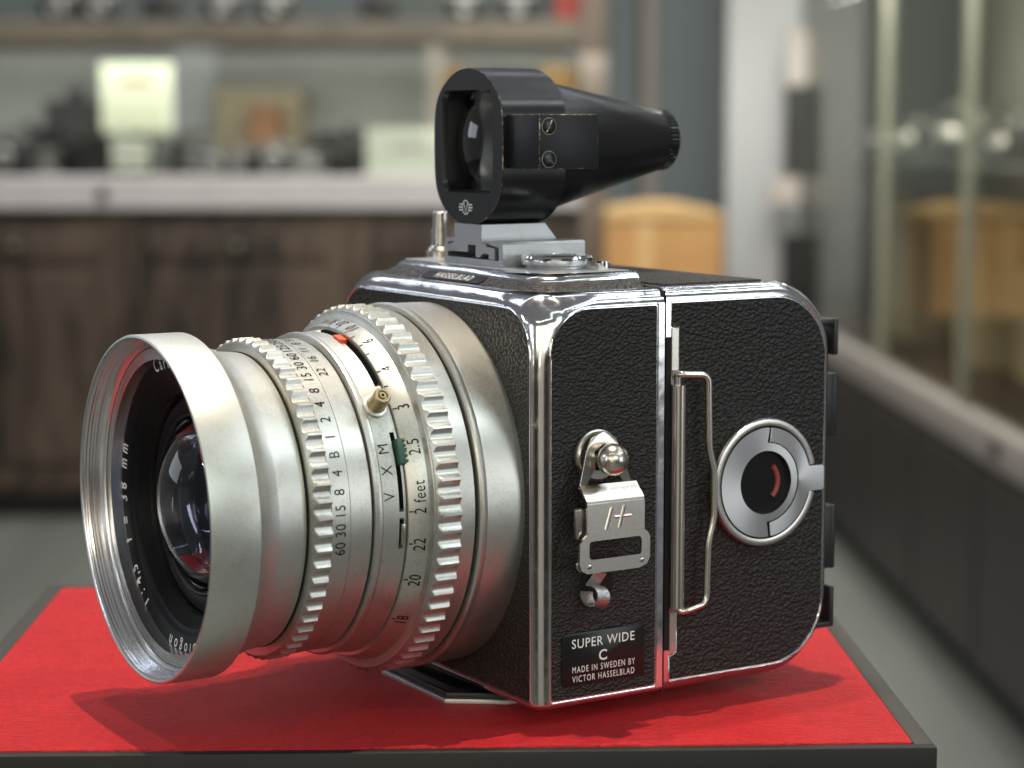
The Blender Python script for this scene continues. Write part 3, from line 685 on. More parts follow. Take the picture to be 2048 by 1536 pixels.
# ------------------------------------------------------------------ viewfinder on the accessory shoe
VC, WC = -47.8, 117.1
finder = empty('viewfinder', (0, 0, 0), 0, CAM)
def fo(half=14.9, R=17.2, n=72, p=16):
    out = []
    for i in range(n):
        th = math.radians(90+360*i/n); c_ = max(1e-6, abs(math.cos(th)))
        r = (R**-p+(half/c_)**-p)**(-1/p); out.append((VC+r*math.cos(th), WC+r*math.sin(th)))
    return out
win = rrect(VC-11.2, VC+10.7, 107.1, 129.4, 2.3, 6)
bm = bmesh.new()
def finder_shell():
    o1, o2 = fo(), fo(14.75, 17.05)
    # rings: back outer -> front outer -> front bevel
    rings = [[(-28.6, a, b_) for a, b_ in o1], [(-12.72, a, b_) for a, b_ in o1], [(-12.55, a, b_) for a, b_ in o2]]
    RR = [[bm.verts.new(p_) for p_ in r_] for r_ in rings]; n = len(o1)
    for k, (A, B) in enumerate(zip(RR[:-1], RR[1:])):
        for i in range(n):
            f_ = bm.faces.new((A[i], A[(i+1) % n], B[(i+1) % n], B[i])); f_.material_index = 1 if k == 1 else 0
    # front face with window
    W1 = [bm.verts.new((-12.55, a, b_)) for a, b_ in win]
    win2 = [(VC+(a-VC)*.95, 118.3+(b_-118.3)*.955) for a, b_ in win]
    W2 = [bm.verts.new((-13.6, a, b_)) for a, b_ in win2]; W3 = [bm.verts.new((-27, a, b_)) for a, b_ in win2]; m_ = len(win)
    es = [bm.edges.get((RR[2][i], RR[2][(i+1) % n])) for i in range(n)]
    for i in range(m_): es.append(bm.edges.new((W1[i], W1[(i+1) % m_])))
    g = bmesh.ops.triangle_fill(bm, use_beauty=True, use_dissolve=False, edges=es)
    for f_ in g['geom']:
        if isinstance(f_, bmesh.types.BMFace): f_.material_index = 2
    for k, (A, B) in enumerate(((W1, W2), (W2, W3))):
        for i in range(m_):
            f_ = bm.faces.new((A[i], A[(i+1) % m_], B[(i+1) % m_], B[i])); f_.material_index = 0 if k == 0 else 2
    bm.faces.new(RR[0])
finder_shell(); plain('finder_face_paint', (.009, .010, .012), .42, 0, .1, 4, 0, .35)
fh = from_bm('finder_housing', bm, ['black_paint_chipped', 'worn_edge', 'finder_face_paint'], finder, 30)
lathe('finder_front_element', [(-18.8+ (math.sqrt(19.5**2-(k*.98)**2)-math.sqrt(19.5**2-13.7**2)), k*.98) for k in range(15)]+[(-24.5, 13.7), (-25.0, 0)], lambda t, a, b_: (t, VC+a, 118.3+b_), 'finder_glass', finder, 64, False, 60)
lathe('finder_tube', [(-28.0, 14.7), (-29.5, 14.8), (-30, 14.8), (-61.9, 7.3), (-62.3, 7.0), (-62.3, 4), (-28.5, 5)], lambda t, a, b_: (t, VC+a, WC+b_+1.3*max(0, (-t-30)/32)), 'black_paint_chipped', finder, 96, False, 25)
bm = bmesh.new(); NS = 48*6; rows = []
for t, rr, dp in ((-62.2, 6.7, 0), (-62.4, 6.95, .0), (-62.8, 7.05, .3), (-64.9, 6.95, .3), (-65.3, 6.5, 0), (-65.3, 4.4, 0), (-63, 4.2, 0), (-63, 0.001, 0)):
    rows.append([bm.verts.new((t, VC+(rr-dp*(0 if i % 6 < 3 else 1))*math.cos(2*math.pi*i/NS), WC+1.3+(rr-dp*(0 if i % 6 < 3 else 1))*math.sin(2*math.pi*i/NS))) for i in range(NS)])
for A, B in zip(rows[:-1], rows[1:]):
    for i in range(NS): bm.faces.new((A[i], A[(i+1) % NS], B[(i+1) % NS], B[i]))
from_bm('eyepiece_ring', bm, 'black_paint_chipped', finder, 30)
# prism bracket
bm = bmesh.new(); add_box(bm, -28.8, -14.0, -35.5, -20.7, 112.6, 124.1)
r_b = bmesh.ops.bevel(bm, geom=list(bm.edges), offset=.22, segments=2, profile=.5, affect='EDGES')
for f_ in r_b['faces']: f_.material_index = 1
from_bm('finder_bracket', bm, ['finder_face_paint', 'worn_edge'], finder)
for cw_, ang in ((121.6, 62), (114.7, -40)):
    cu_ = -16.35; bm = bmesh.new(); fn = VX(cu_, cw_)
    add_lathe(bm, [(-20.9, 1.62), (-20.62, 1.60), (-20.55, 1.45), (-20.5, 0)], fn, 28)
    M = Matrix.Translation((cu_, -20.5, cw_)) @ Matrix.Rotation(math.radians(ang), 4, 'Y')
    s_ = from_bm('finder_screw', bm, 'black_paint_chipped', finder)
    if True:
        bm = bmesh.new(); add_box(bm, -1.35, 1.35, -.02, .03, -.16, .16, 0, 1, 0, M); o_ = from_bm('screw_slot', bm, 'worn_edge', finder)
        bm = bmesh.new(); add_tube(bm, [(cu_+1.72*math.cos(a/16*math.pi), -20.68, cw_+1.72*math.sin(a/16*math.pi)) for a in range(33)], .09, 6, False); from_bm('screw_rim', bm, 'worn_brass_steel', finder, 60)
# emblem: white ring with V and three bars either side
bm = bmesh.new(); EV, EW, EU = -48.6, 103.9, -12.5
def ribbon(pts, wd):
    P = [Vector(p_) for p_ in pts]
    L_ = []
    for i, p_ in enumerate(P):
        d = (P[min(i+1, len(P)-1)]-P[max(i-1, 0)]).normalized(); nn = Vector((-d.y, d.x))*wd/2; L_.append((p_+nn, p_-nn))
    Vv = [(bm.verts.new((EU, EV+a.x, EW+a.y)), bm.verts.new((EU, EV+b_.x, EW+b_.y))) for a, b_ in L_]
    for (a, b_), (c_, d) in zip(Vv[:-1], Vv[1:]): bm.faces.new((a, b_, d, c_))
ribbon([(1.45*math.sin(a/14*math.pi), 1.5*math.cos(a/14*math.pi)) for a in range(29)], .22)
ribbon([(-.8, .95), (0, -1.15), (.8, .95)], .28)
for s in (-1, 1):
    for y, x1 in ((.62, 2.7), (0, 3.0), (-.62, 2.7)): ribbon([(s*1.5, y), (s*x1, y)], .24)
subdiv_text_obj('emblem', bm, 'white_paint', finder)
# finder foot in the shoe
ped = [(-53.4, 96.3), (-53.4, 100.3), (-41.6, 100.3), (-41.6, 96.3), (-39.9, 96.3), (-39.9, 95.6), (-36.3, 95.4), (-36.3, 93.0), (-38.6, 93.0), (-38.6, 94.1), (-41.2, 94.1), (-42.6, 93.2), (-44.2, 93.2), (-44.2, 95.8), (-47.6, 95.8), (-47.6, 94.2), (-51.5, 94.1), (-54, 94.1), (-56.2, 94.0), (-56.2, 95.6), (-54.6, 95.8)]
bm = bmesh.new(); A = [bm.verts.new((-12.4, a, b_)) for a, b_ in ped]; B = [bm.verts.new((-32.4+max(0, (b_-96))*.85, a, b_)) for a, b_ in ped]; n = len(ped)
for i in range(n): bm.faces.new((A[i], A[(i+1) % n], B[(i+1) % n], B[i]))
bm.faces.new(A); bm.faces.new(B[::-1]); from_bm('finder_foot', bm, 'dull_aluminium', finder)
shoe_p = [(-58.6, 91.3), (-33.6, 91.3), (-33.6, 96.3), (-34.0, 96.8), (-39.2, 96.9), (-39.2, 96.05), (-35.6, 95.7), (-35.3, 95.4), (-35.3, 92.8), (-57.2, 92.8), (-57.2, 96.0), (-54.0, 96.2), (-54.0, 96.9), (-57.9, 96.9), (-58.6, 96.4)]
bm = bmesh.new(); A = [bm.verts.new((-12.9, a, b_)) for a, b_ in shoe_p]; B = [bm.verts.new((-34.0, a, b_)) for a, b_ in shoe_p]; n = len(shoe_p)
for i in range(n): bm.faces.new((A[i], A[(i+1) % n], B[(i+1) % n], B[i]))
bm.faces.new(A); bm.faces.new(B[::-1]); from_bm('accessory_shoe', bm, 'dull_aluminium', CAM)

# release button, winding knob, small knob
rel = lathe('release_button', [(91.2, 3.5), (92.7, 3.5), (93.0, 3.3), (93.9, 2.5), (94.1, 2.3), (97.2, 2.25), (97.3, 2.5), (97.7, 2.5), (97.8, 1.95), (101.7, 1.9), (101.9, 1.7), (101.9, 1.2), (101.2, 1.1), (101.2, 0)], ZX(-21.5, -75.5), 'nickel', CAM, 40)
lathe('release_collar', [(91.2, 2.1), (99.5, 2.1), (99.9, 1.8), (99.9, 0)], ZX(-25.5, -69.5), 'nickel', rel, 32)
knob = lathe('winding_knob', [(91.2, 6.6), (91.9, 6.9), (92.2, 7.5), (92.6, 7.7), (93.7, 7.7), (94.1, 7.4), (94.25, 6.9), (94.1, 6.2), (93.3, 6.0)], ZX(-23.0, -28.0), 'bright_chrome', CAM, 48)
lathe('knob_disc', [(93.3, 6.1), (93.75, 5.9), (94.1, 4.2), (94.2, 0)], ZX(-23.0, -28.0), 'black_paint', knob, 48)
lathe('knob_stop', [(91.2, 1.6), (92.6, 1.6), (93.0, 1.2), (93.0, 0)], ZX(-30.2, -16.0-5), 'bright_chrome', knob, 24)

# ------------------------------------------------------------------ display board
BY = math.radians(1.63)      # board turned slightly
def bw(x, y):                # board axes -> world
    c_, s_ = math.cos(BY), math.sin(BY); return (x*c_-y*s_, x*s_+y*c_)
board = empty('display_board', (-15, -13, -14), BY)
tag(board, 'shallow dark frame tray with a red leather top that carries the vintage camera', 'display board')
# board local: x from left to right, y depth; red 181 x 150
RX0, RX1, RY0, RY1 = -105.5, 90.4, 2.6, 152
def TL(a, b_, h): return (a, b_, h)
prism('leather_top', rrect(RX0, RX1, RY0, RY1, .8, 3), TL, 8, 13.45, 'red_leather', board, .25, 2)
bm = bmesh.new()
fx0, fx1, fy0, fy1 = RX0-4.3, RX1+4.3, RY0-2.9, RY1+4.3
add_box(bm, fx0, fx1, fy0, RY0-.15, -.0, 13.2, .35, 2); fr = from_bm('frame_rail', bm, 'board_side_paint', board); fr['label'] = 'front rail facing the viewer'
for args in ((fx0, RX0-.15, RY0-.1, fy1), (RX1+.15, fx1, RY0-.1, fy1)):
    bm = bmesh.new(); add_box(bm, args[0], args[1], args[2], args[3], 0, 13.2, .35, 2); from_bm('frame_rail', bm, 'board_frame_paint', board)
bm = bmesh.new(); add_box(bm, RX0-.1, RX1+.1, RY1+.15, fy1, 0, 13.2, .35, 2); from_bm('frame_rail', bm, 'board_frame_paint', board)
box('board_base', RX0, RX1, RY0, RY1, .2, 7.9, 'board_side_paint', board, 0)

# ------------------------------------------------------------------ plinth under the board
FLOOR = -975
bx, by = bw(0, 0)
plinth = empty('display_plinth', (-15, -13, FLOOR), BY)
tag(plinth, 'pale olive plinth under the red topped display board', 'plinth')
box('plinth_top', -113, 99, 4, 158, 940, 961, 'plinth_stone', plinth, 1.5)
box('plinth_column', -90, 95, 12, 150, 0, 939.5, 'plinth_stone', plinth, 1.5)

# ------------------------------------------------------------------ THE SHOP BEHIND (real size, far out of focus)
def wood(name, c1, c2, rough=.45, sc_=.004):
    m, nt, b = new_mat(name); v = coords(nt, (1, 1, .22)); f = noise(nt, v, sc_, 5, .6, 1.2)
    nt.links.new(ramp(nt, f, [(.35, c1), (.65, c2)]), b.inputs['Base Color']); b.inputs['Roughness'].default_value = rough
wood('dark_wood', (.014, .010, .008), (.115, .080, .058), .4, .009)
wood('rail_wood', (.12, .105, .08), (.18, .155, .12))
wood('post_wood', (.11, .085, .065), (.17, .135, .11))
wood('oak', (.16, .10, .055), (.26, .17, .09), .5, .008)
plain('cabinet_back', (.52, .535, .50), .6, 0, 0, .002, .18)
plain('cabinet_back_olive', (.24, .235, .195), .6, 0, 0, .002, .2)
plain('light_rail', (.48, .455, .465), .4, 0, 0, .01, .05)
plain('rail_grey', (.34, .31, .29), .45, 0, 0, .01, .08)
plain('wall_grey', (.22, .26, .275), .7, 0, 0, .001, .06)
plain('column_white', (.40, .405, .415), .7)
plain('pipe_beige', (.40, .36, .33), .5)
plain('floor_vinyl', (.30, .31, .29), .5)
m = MATS['floor_vinyl']; nt = m.node_tree; b = nt.nodes['Principled BSDF']
v = coords(nt, (1, .12, 1)); f = noise(nt, v, .006, 4, .6); nt.links.new(ramp(nt, f, [(.3, (.12, .125, .115)), (.7, (.165, .172, .16))]), b.inputs['Base Color'])
plain('carton', (.50, .27, .10), .7, 0, 0, .01, .12)
plain('carton_light', (.62, .40, .18), .7)
plain('card_cream', (.72, .76, .58), .6)
plain('card_white', (.62, .66, .58), .6)
plain('toy_red', (.35, .05, .04), .5); plain('box_yellow', (.62, .50, .28), .6); plain('box_brown', (.30, .15, .08), .6); plain('box_beige', (.42, .36, .24), .6)
plain('silver_bright', (.75, .74, .70), .22, 1); plain('silver_dull', (.35, .35, .35), .35, 1); plain('black_body', (.02, .02, .022), .4); plain('amber', (.40, .22, .05), .4); plain('wall_dark', (.05, .055, .05), .7)
plain('door_black', (.012, .010, .010), .5)
CAMP = Vector((-4.607, -419.636, 121.717)); _p = math.radians(PITCH)
def at(px, py, Y):
    """point of the world plane y = Y (mm) seen at photo pixel px, py"""
    a = (px-1024)/F_PX; b_ = -(py-768)/F_PX
    d = Vector((a, math.cos(_p)+b_*math.sin(_p), -math.sin(_p)+b_*math.cos(_p)))
    s = (Y-CAMP.y)/d.y; return CAMP+d*s
def X(px, Y): return at(px, 400, Y).x
def Z(py, Y): return at(1024, py, Y).z
# floor and walls
tag(box('floor', -4000, 4000, -3700, 8000, FLOOR-20, FLOOR, 'floor_vinyl', None, 0), kind='structure')
tag(box('rear_wall', -4000, 4000, 6600, 6700, FLOOR, 1800, 'wall_grey', None, 0), kind='structure')
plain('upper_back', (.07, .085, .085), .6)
YB = 5450
cb = empty('back_cabinet', (X(300, YB), YB, FLOOR)); tag(cb, 'long dark wood shop cabinet with lit glass display above, behind the vintage camera', 'cabinet')
ox, oy, oz = X(300, YB), YB, FLOOR
def cbox(name, x0, x1, y0, y1, z0, z1, mat, parent, bev=2, o=(0, 0, 0)):
    return box(name, x0-o[0], x1-o[0], y0-o[1], y1-o[1], z0-o[2], z1-o[2], mat, parent, bev, 1)
O = (ox, oy, oz); XL, XR = X(-700, YB), X(1165, YB)
zt = Z(418, YB); zr = Z(352, YB)
cbox('carcass', XL, XR, YB+20, YB+520, FLOOR+60, zt-8, 'dark_wood', cb, 2, O)
cbox('toe_kick', XL, XR, YB+60, YB+500, FLOOR, FLOOR+59, 'door_black', cb, 0, O)
xs = [X(p_, YB) for p_ in (-560, -180, 250, 700, 1150)]
for i in range(4):
    x0, x1 = xs[i]+12, xs[i+1]-12; z0, z1 = FLOOR+90, zt-40
    d = cbox('door', x0, x1, YB, YB+19, z0, z1, 'dark_wood', cb, 3, O)
    cbox('door_panel', x0+70, x1-70, YB-14, YB-1, z0+70, z1-130, 'dark_wood', d, 6, O)
    cbox('drawer_front', x0+50, x1-50, YB-16, YB-1, z1-100, z1-22, 'dark_wood', d, 6, O)
    bm = bmesh.new(); cx_ = (x0+x1)/2-O[0]; add_lathe(bm, [(YB-16-O[1], 9), (YB-34-O[1], 8), (YB-44-O[1], 16), (YB-52-O[1], 12), (YB-54-O[1], 0)], lambda t, a, b_, cx_=cx_, z1=z1: (cx_+a, t, z1-60-O[2]+b_), 16)
    from_bm('knob', bm, 'worn_brass_steel', d)
cbox('light_rail', XL, XR, YB-20, YB+540, zt, zr, 'light_rail', cb, 5, O)
z2, z3 = Z(86, YB), Z(38, YB)
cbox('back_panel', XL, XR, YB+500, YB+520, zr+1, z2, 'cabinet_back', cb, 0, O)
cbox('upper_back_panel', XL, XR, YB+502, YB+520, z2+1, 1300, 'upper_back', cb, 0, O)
cbox('upper_rail', XL, XR, YB-10, YB+498, z2, z3, 'rail_wood', cb, 4, O)
cbox('end_post', X(1160, YB), X(1213, YB), YB-25, YB+540, FLOOR, 1300, 'post_wood', cb, 4, O)
for i in range(4):
    gx0 = X((-560, -180, 222, 900)[i], YB); gx1 = X((-184, 218, 896, 1158)[i], YB)
    cbox('glass_pane', gx0, gx1, YB-4, YB, zr+2, z2-2, 'cabinet_glass', cb, 0, O)
bm = bmesh.new(); add_box(bm, -14, 14, -30, -20, -10, 26, 3, 1); lk = from_bm('glass_lock', bm, 'black_body', cb); lk.location = Vector((X(208, YB)-O[0], 0, Z(392, YB)-O[2]))*MM
area('cabinet_led', Vector((X(500, YB), YB+12, z2-15))*MM, Vector((X(500, YB), YB+160, zr))*MM, 9.5, (.97, 1, .96), 3.0, .3)
area('cabinet_led', Vector((X(500, YB), YB+20, 950))*MM, Vector((X(500, YB), YB+300, z3))*MM, 5, (.90, 1, .92), 3.0, .05)

def card(name, px0, px1, py0, py1, Y, mat, label, foot=None):
    x0, x1, z0, z1 = X(px0, Y), X(px1, Y), Z(py1, Y), Z(py0, Y); cx_ = (x0+x1)/2
    zb = zr if foot is None else foot
    t = empty(name, (cx_, Y, zb)); tag(t, label, 'price card')
    box('card_sheet', x0-cx_, x1-cx_, 0, 4, z0-zb, z1-zb, mat, t, .5, 1)
    box('printed_line', -45, 45, -1, -.1, z1-zb-60, z1-zb-46, 'toy_red' if mat == 'card_cream' else 'rail_grey', t, 0)
    box('card_stand', -18, 18, 5, 60, 0, max(12, z0-zb+30), 'black_body', t, 1, 1)
    return t
card('price_card', 207, 350, 124, 264, YB+60, 'card_cream', 'large cream price card standing on the lit shelf at left')
card('small_label', 226, 300, 278, 340, YB+40, 'card_white', 'small white label directly under the large cream price card')
card('price_card', 733, 905, 256, 375, YB+30, 'card_white', 'wide white card on the lit shelf just left of the viewfinder')
def shelf_camera(px, py, Y, wd, hgt, c_body, c_top, label, zb=None, grp=None, lens=True):
    z0 = zb if zb is not None else zr; x0 = X(px, Y)
    t = empty('shelf_camera', (x0, Y, z0)); tag(t, label, 'camera', grp)
    box('body', -wd/2, wd/2, 0, wd*.32, 0, hgt*.72, c_body, t, 4, 2)
    box('top_cover', -wd/2+2, wd/2-2, 2, wd*.30, hgt*.72+.5, hgt*.86, c_top, t, 3, 2)
    prism('prism_hump', [(-wd*.16, hgt*.865), (-wd*.10, hgt), (wd*.10, hgt), (wd*.16, hgt*.865)], lambda a, b_, h: (a, h, b_), wd*.04, wd*.26, c_top, t, 1)
    if lens:
        L_ = lathe('lens', [(1, wd*.21), (-wd*.12, wd*.22), (-wd*.13, wd*.19), (-wd*.34, wd*.19), (-wd*.36, wd*.16), (-wd*.34, wd*.15), (-wd*.30, 0)], lambda q_, a, b_: (a, q_, hgt*.38+b_), c_top, t, 24)
    lathe('dial', [(hgt*.86, wd*.07), (hgt*.95, wd*.07), (hgt*.95, 0)], lambda q_, a, b_: (wd*.34+a, wd*.15+b_, q_), 'silver_dull', t, 16)
    return t
shelf_camera(155, 340, YB+140, 175, 245, 'black_body', 'black_body', 'tall black camera beside the cream price card on the left')
shelf_camera(10, 340, YB+120, 150, 130, 'black_body', 'silver_dull', 'camera cut by the left edge of the picture on the lit shelf')
shelf_camera(430, 340, YB+70, 140, 75, 'silver_dull', 'silver_dull', 'low silver camera right of the cream price card')
shelf_camera(548, 340, YB+110, 150, 100, 'black_body', 'silver_dull', 'black camera with silver top in front of the brown box')
shelf_camera(655, 340, YB+90, 125, 125, 'black_body', 'black_body', 'black camera left of the wide white card')
for px, wd, hg, dy, c1, c2, lb in ((60, 120, 150, 260, 'black_body', 'black_body', 'dark camera standing behind the short silver lens'), (255, 150, 95, 240, 'black_body', 'black_body', 'dark camera behind the small white label'),
                              (385, 130, 110, 300, 'black_body', 'silver_dull', 'dark camera behind the low silver camera'), (475, 110, 85, 60, 'black_body', 'silver_dull', 'small camera between the low silver camera and the brown box'),
                              (610, 120, 75, 50, 'silver_dull', 'silver_dull', 'low silver camera left of the black camera by the white card'), (700, 110, 140, 240, 'black_body', 'black_body', 'dark camera just behind the left edge of the wide white card')):
    shelf_camera(px, 340, YB+dy, wd, hg, c1, c2, lb)
lt = lathe('silver_lens', [(0, 44), (20, 46), (22, 40), (58, 40), (60, 45), (78, 45), (78, 36), (70, 0)], lambda q_, a, b_: (a, b_, q_), 'silver_dull', None, 32); lt.location = Vector((X(83, YB), YB+70, zr))*MM
tag(lt, 'short silver lens standing on the lit shelf under the tall black camera', 'lens')
def carton(name, px0, px1, py0, Y, dep, mat, label, zb=None, cat='box', lidmat=None):
    zb = zr if zb is None else zb; x0, x1, z1 = X(px0, Y), X(px1, Y), Z(py0, Y); cx_ = (x0+x1)/2
    t = empty(name, (cx_, Y, zb)); tag(t, label, cat)
    box('box_body', x0-cx_, x1-cx_, 0, dep, 0, (z1-zb)*.82, mat, t, 2, 1); box('lid', x0-cx_-3, x1-cx_+3, -3, dep+3, (z1-zb)*.82+.5, z1-zb, lidmat or mat, t, 2, 1)
    return t
carton('beige_box', 430, 605, 175, YB+330, 120, 'box_beige', 'large beige box at the back of the lit shelf')
carton('brown_box', 500, 562, 212, YB+230, 80, 'box_brown', 'small brown box in front of the large beige box')
carton('yellow_box', 1085, 1150, 128, YB+150, 90, 'amber', 'amber box right of the viewfinder on the lit shelf')
carton('yellow_box', 885, 940, 128, YB+300, 90, 'amber', 'amber box partly hidden behind the viewfinder front')
zz = z3+1
for px, c1, lb in ((125, 'silver_dull', 'silver camera on the upper shelf at far left'), (205, 'silver_dull', 'second silver camera from the left on the upper shelf'), (330, 'black_body', 'black camera on the upper shelf right above the cream price card'),
                   (450, 'silver_dull', 'pale silver camera in the middle of the upper shelf'), (555, 'silver_dull', 'silver camera on the upper shelf above the brown box'), (760, 'black_body', 'black camera on the upper shelf above the wide white card'),
                   (930, 'silver_dull', 'silver camera on the upper shelf above the viewfinder front'), (1035, 'silver_dull', 'silver camera near the right end of the upper shelf')):
    shelf_camera(px, 0, YB+60, 105, 80, c1 if c1 == 'black_body' else 'black_body', c1, lb, zz, 'cameras on the upper shelf')
carton('red_box', 1110, 1160, -30, YB+80, 70, 'toy_red', 'red and yellow box at the right end of the upper shelf', zz, lidmat='box_yellow')

# pipe, column, door frame and carton
pipe = lathe('wall_pipe', [(FLOOR, 30), (1800, 30)], lambda q_, a, b_: (a, b_, q_), 'pipe_beige', None, 24); pipe.location = Vector((X(1297, 6540), 6540, 0))*MM
tag(pipe, 'pale vertical pipe on the grey wall right of the viewfinder', 'pipe')
YC = 5900
colm = box('white_column', X(1452, YC)-X(1530, YC), X(1600, YC)-X(1530, YC), 0, 300, 0, 2800, 'column_white', None, 3, 1); colm.location = Vector((X(1530, YC), YC, FLOOR))*MM
tag(colm, 'pale grey column behind the right part of the vintage camera', 'column')
dfr = empty('dark_door_frame', (X(1590, YC-150), YC-150, FLOOR)); tag(dfr, 'narrow black frame standing against the pale grey column', 'door frame')
dx = lambda p_: X(p_, YC-150)-X(1590, YC-150); dz = lambda q_: Z(q_, YC-150)-FLOOR
box('jamb', dx(1568), dx(1612), 0, 60, 0, dz(470), 'door_black', dfr, 2, 1); box('jamb', dx(1572), dx(1598), 0, 60, dz(370)+1, dz(175), 'door_black', dfr, 2, 1)
box('hinge', dx(1540), dx(1600), -10, 50, dz(410), dz(355), 'pipe_beige', dfr, 2, 1); box('hinge', dx(1570), dx(1610), -10, 50, dz(170), dz(60), 'pipe_beige', dfr, 2, 1)
YK = 5300
std = box('low_stand', X(1195, YK)-X(1330, YK), X(1470, YK)-X(1330, YK), 0, 420, 0, Z(640, YK)-FLOOR, 'dark_wood', None, 3, 1); std.location = Vector((X(1330, YK), YK, FLOOR))*MM
tag(std, 'dark stand under the orange brown carton', 'stand')
ct = empty('carton', (X(1330, YK), YK+20, Z(640, YK)+1)); tag(ct, 'orange brown carton with arched lid on a dark stand', 'carton')
hx = X(1448, YK)-X(1330, YK); hh = Z(440, YK)-Z(640, YK)
box('box_body', -hx, hx, 0, 330, 0, hh, 'carton', ct, 4, 1)
prism('lid', [(-hx, hh+1), (hx, hh+1), (hx, hh+14), (hx*.3, hh+38), (-hx*.2, hh+38), (-hx, hh+22)], lambda a, b_, h: (a, h, b_), -8, 338, 'carton_light', ct, 2)
box('tape_strip', -hx*.45, -hx*.2, -1.5, -.2, 2, hh-2, 'carton_light', ct, 0)

# right hand cabinet running along the aisle
DY = math.radians(-1.63)
rc = empty('aisle_cabinet', (878, 3450, FLOOR), -DY*0+math.radians(1.63))
tag(rc, 'long glass fronted display cabinet running along the right side of the aisle', 'cabinet')
plain('oak_dark', (.09, .065, .045), .5, 0, 0, .01, .3); plain('base_dark', (.035, .031, .028), .5, 0, 0, .01, .15)
zra, zrb = 975-432, 975-506
y0, y1 = -2700, 2550
box('base', 12, 620, y0, y1, 60, zrb-1, 'base_dark', rc, 2, 1)
box('toe_kick', 50, 600, y0, y1, 0, 59, 'door_black', rc, 0)
box('light_rail', 0, 620, y0, y1, zrb, zra, 'rail_grey', rc, 6, 2)
for k, yy in enumerate(range(y0, y1-300, 560)):
    box('drawer_front', 1, 11, yy+12, yy+548, 80, zrb-20, 'base_dark', rc, 3, 1)
for i, (a, b_) in enumerate(((-2700, -1404), (-1400, -420), (-416, 330), (334, 1140), (1144, 2540))):
    box('glass_pane', 22, 28, a, b_, zra+1, 2400, 'cabinet_glass', rc, 0)
plain('glass_edge', (.26, .26, .20), .4)
for yy in (-418, 332, 1142): box('glass_edge', 14, 34, yy-9, yy+9, zra+1, 2400, 'glass_edge', rc, 1, 1)
box('back_panel', 600, 620, y0, y1, zra+1, 2400, 'cabinet_back_olive', rc, 0)
box('end_panel', 30, 598, 2500, 2545, zra+1, 2400, 'wall_dark', rc, 0)
zs = 975+38
plain('shelf_dark', (.055, .065, .058), .4); box('shelf_board', 40, 598, y0, 2100, zs-62, zs+4, 'shelf_dark', rc, 1, 1)
box('cabinet_floor', 40, 596, y0, 2490, zra+.5, zra+3, 'oak_dark', rc, 0)
box('lock', -8, 0, -60, -20, zra-50, zra-16, 'black_body', rc, 2, 1)
c_, s_ = math.cos(math.radians(1.63)), math.sin(math.radians(1.63))
def rcw(x, y, z): return (878+x*c_-y*s_, 3450+x*s_+y*c_, FLOOR+z)
def rc_thing(kind, x, y, z, label, mats, wd=150, hg=105, dp=None, grp=None):
    P_ = rcw(x, y, z); t = empty(kind, P_, math.radians(1.63-90) if kind == 'shelf_camera' else math.radians(1.63)); 
    if kind == 'shelf_camera':
        t.rotation_euler = (0, 0, math.radians(-70)); tag(t, label, 'camera', grp)
        box('body', -wd/2, wd/2, 0, wd*.32, 0, hg*.72, mats[0], t, 4, 2); box('top_cover', -wd/2+2, wd/2-2, 2, wd*.3, hg*.72+.5, hg*.86, mats[1], t, 3, 2)
        prism('prism_hump', [(-wd*.16, hg*.865), (-wd*.10, hg), (wd*.10, hg), (wd*.16, hg*.865)], lambda a, b_, h: (a, h, b_), wd*.04, wd*.26, mats[1], t, 1)
        lathe('lens', [(1, wd*.21), (-wd*.34, wd*.19), (-wd*.30, 0)], lambda q_, a, b_: (a, q_, hg*.38+b_), mats[1], t, 24)
    else:
        tag(t, label, 'box', grp); box('box_body', 0, wd, 0, dp, 0, hg*.8, mats[0], t, 2, 1); box('lid', -3, wd+3, -3, dp+3, hg*.8+.5, hg, mats[1], t, 2, 1)
    return t
for (x, y, lb, ms, wd, hg) in ((110, 1650, 'silver camera at the far end of the right hand shelf', ('silver_dull', 'silver_dull'), 150, 80), (130, 1000, 'silver camera left of the bright highlight on the right hand shelf', ('silver_dull', 'silver_dull'), 170, 120),
                               (150, 560, 'black camera with silver top in the middle of the right hand shelf', ('black_body', 'silver_dull'), 160, 110), (140, 230, 'silver camera near the right edge on the right hand shelf', ('silver_dull', 'silver_dull'), 170, 110),
                               (120, -160, 'silver camera on the right hand shelf cut by the picture edge', ('black_body', 'silver_bright'), 170, 120),
                               (110, 1320, 'bright camera second from the far end of the right hand shelf', ('silver_bright', 'silver_bright'), 150, 95), (90, 780, 'bright camera standing at the front of the right hand shelf behind the glass edge', ('silver_bright', 'silver_bright'), 150, 130),
                               (100, 390, 'bright low camera between black topped ones on the right hand shelf', ('silver_bright', 'silver_bright'), 130, 90), (120, 60, 'bright camera second from the right on the right hand shelf', ('silver_bright', 'silver_bright'), 150, 115)):
    rc_thing('shelf_camera', x, y, zs+5, lb, ms, wd, hg, grp='cameras on the right hand shelf')
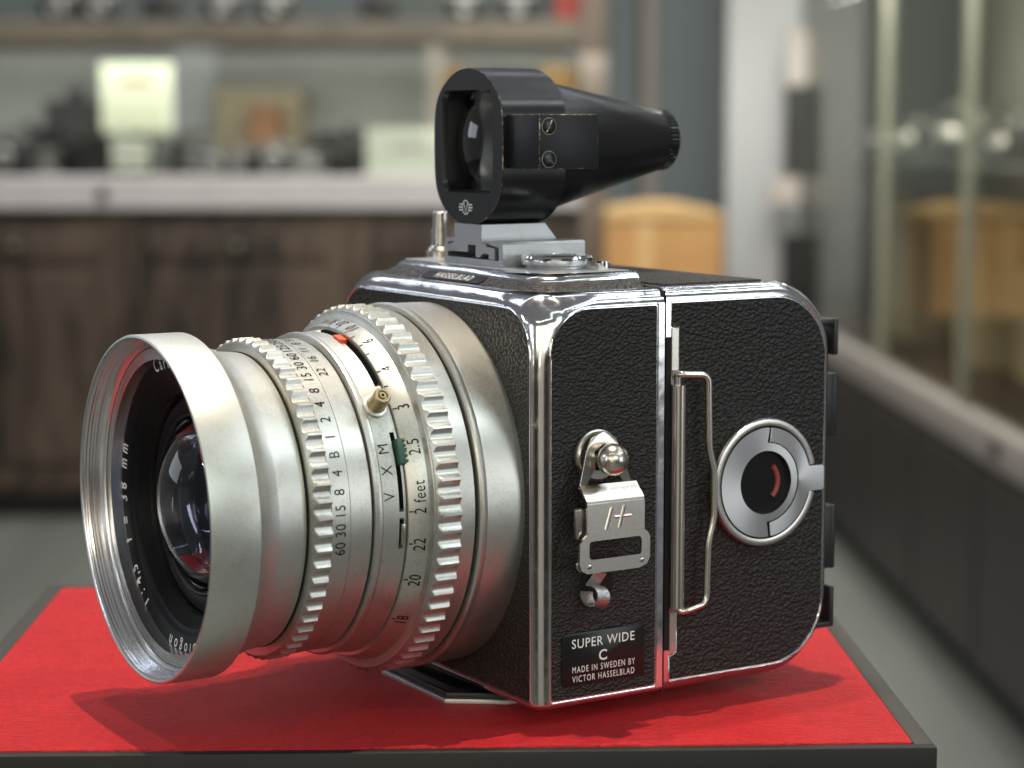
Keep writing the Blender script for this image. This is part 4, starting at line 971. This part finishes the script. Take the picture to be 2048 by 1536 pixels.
for (x, y, z, lb, ms, wd, hg, dp) in ((180, 1550, zra+4, 'pale yellow box at the far end inside the right cabinet', ('box_beige', 'box_yellow'), 260, 380, 300), (200, 900, zra+4, 'tall yellow box below the right hand shelf', ('box_yellow', 'box_yellow'), 300, 330, 240),
                                      (240, 430, zra+4, 'wide yellow box with brown band below the right hand shelf', ('box_yellow', 'box_brown'), 300, 300, 320), (260, 60, zra+4, 'pale box at the right edge below the right hand shelf', ('box_beige', 'box_yellow'), 300, 350, 300)):
    rc_thing('stored_box', x, y, z, lb, ms, wd, hg, dp)
tl = rc_thing('shelf_camera', 110, -330, zra+4, 'black camera low behind the glass at the right edge of the picture', ('black_body', 'silver_dull'), 220, 260)
area('right_cabinet_light', Vector(rcw(45, 700, zs+420))*MM, Vector(rcw(160, 700, zs))*MM, 9, (1, .97, .9), 2.4, .04)  # extra light added above the shelf for highlights on the silver cameras
area('right_cabinet_light', Vector(rcw(80, -1900, zs-40))*MM, Vector(rcw(260, -1900, zra))*MM, 22, (1, .95, .85), 1.3, .05)  # out of view, added so the magazine's rear chrome edge reflects something bright
area('right_cabinet_light', Vector(rcw(80, 600, zs-40))*MM, Vector(rcw(260, 600, zra))*MM, 26, (1, .93, .78), 2.6, .05)
area('right_cabinet_light', Vector(rcw(80, 600, 2000))*MM, Vector(rcw(400, 600, zs))*MM, 26, (.94, 1, .94), 2.6, .05)

# the side of the shop behind the photographer, seen only in reflections
plain('wall_beige', (.42, .395, .35), .7)
tag(box('opposite_wall', -4000, 4000, -3700, -3600, FLOOR, 1800, 'wall_beige', None, 0), kind='structure')
for x0, lb in ((-2600, 'dark cabinet far behind the photographer on the left'), (900, 'dark cabinet far behind the photographer on the right')):
    t = empty('wall_cabinet', (x0+700, -3590, FLOOR)); tag(t, lb, 'cabinet'); box('carcass', -700, 700, 1, 450, 0, 1500, 'dark_wood', t, 3, 1)
area('rear_wall_fill', (-.2, -2.7, 1.7), (-.2, -3.6, .2), 95, (1, .94, .84), 2.5, .2)  # unseen light added to brighten this wall for the chrome reflections
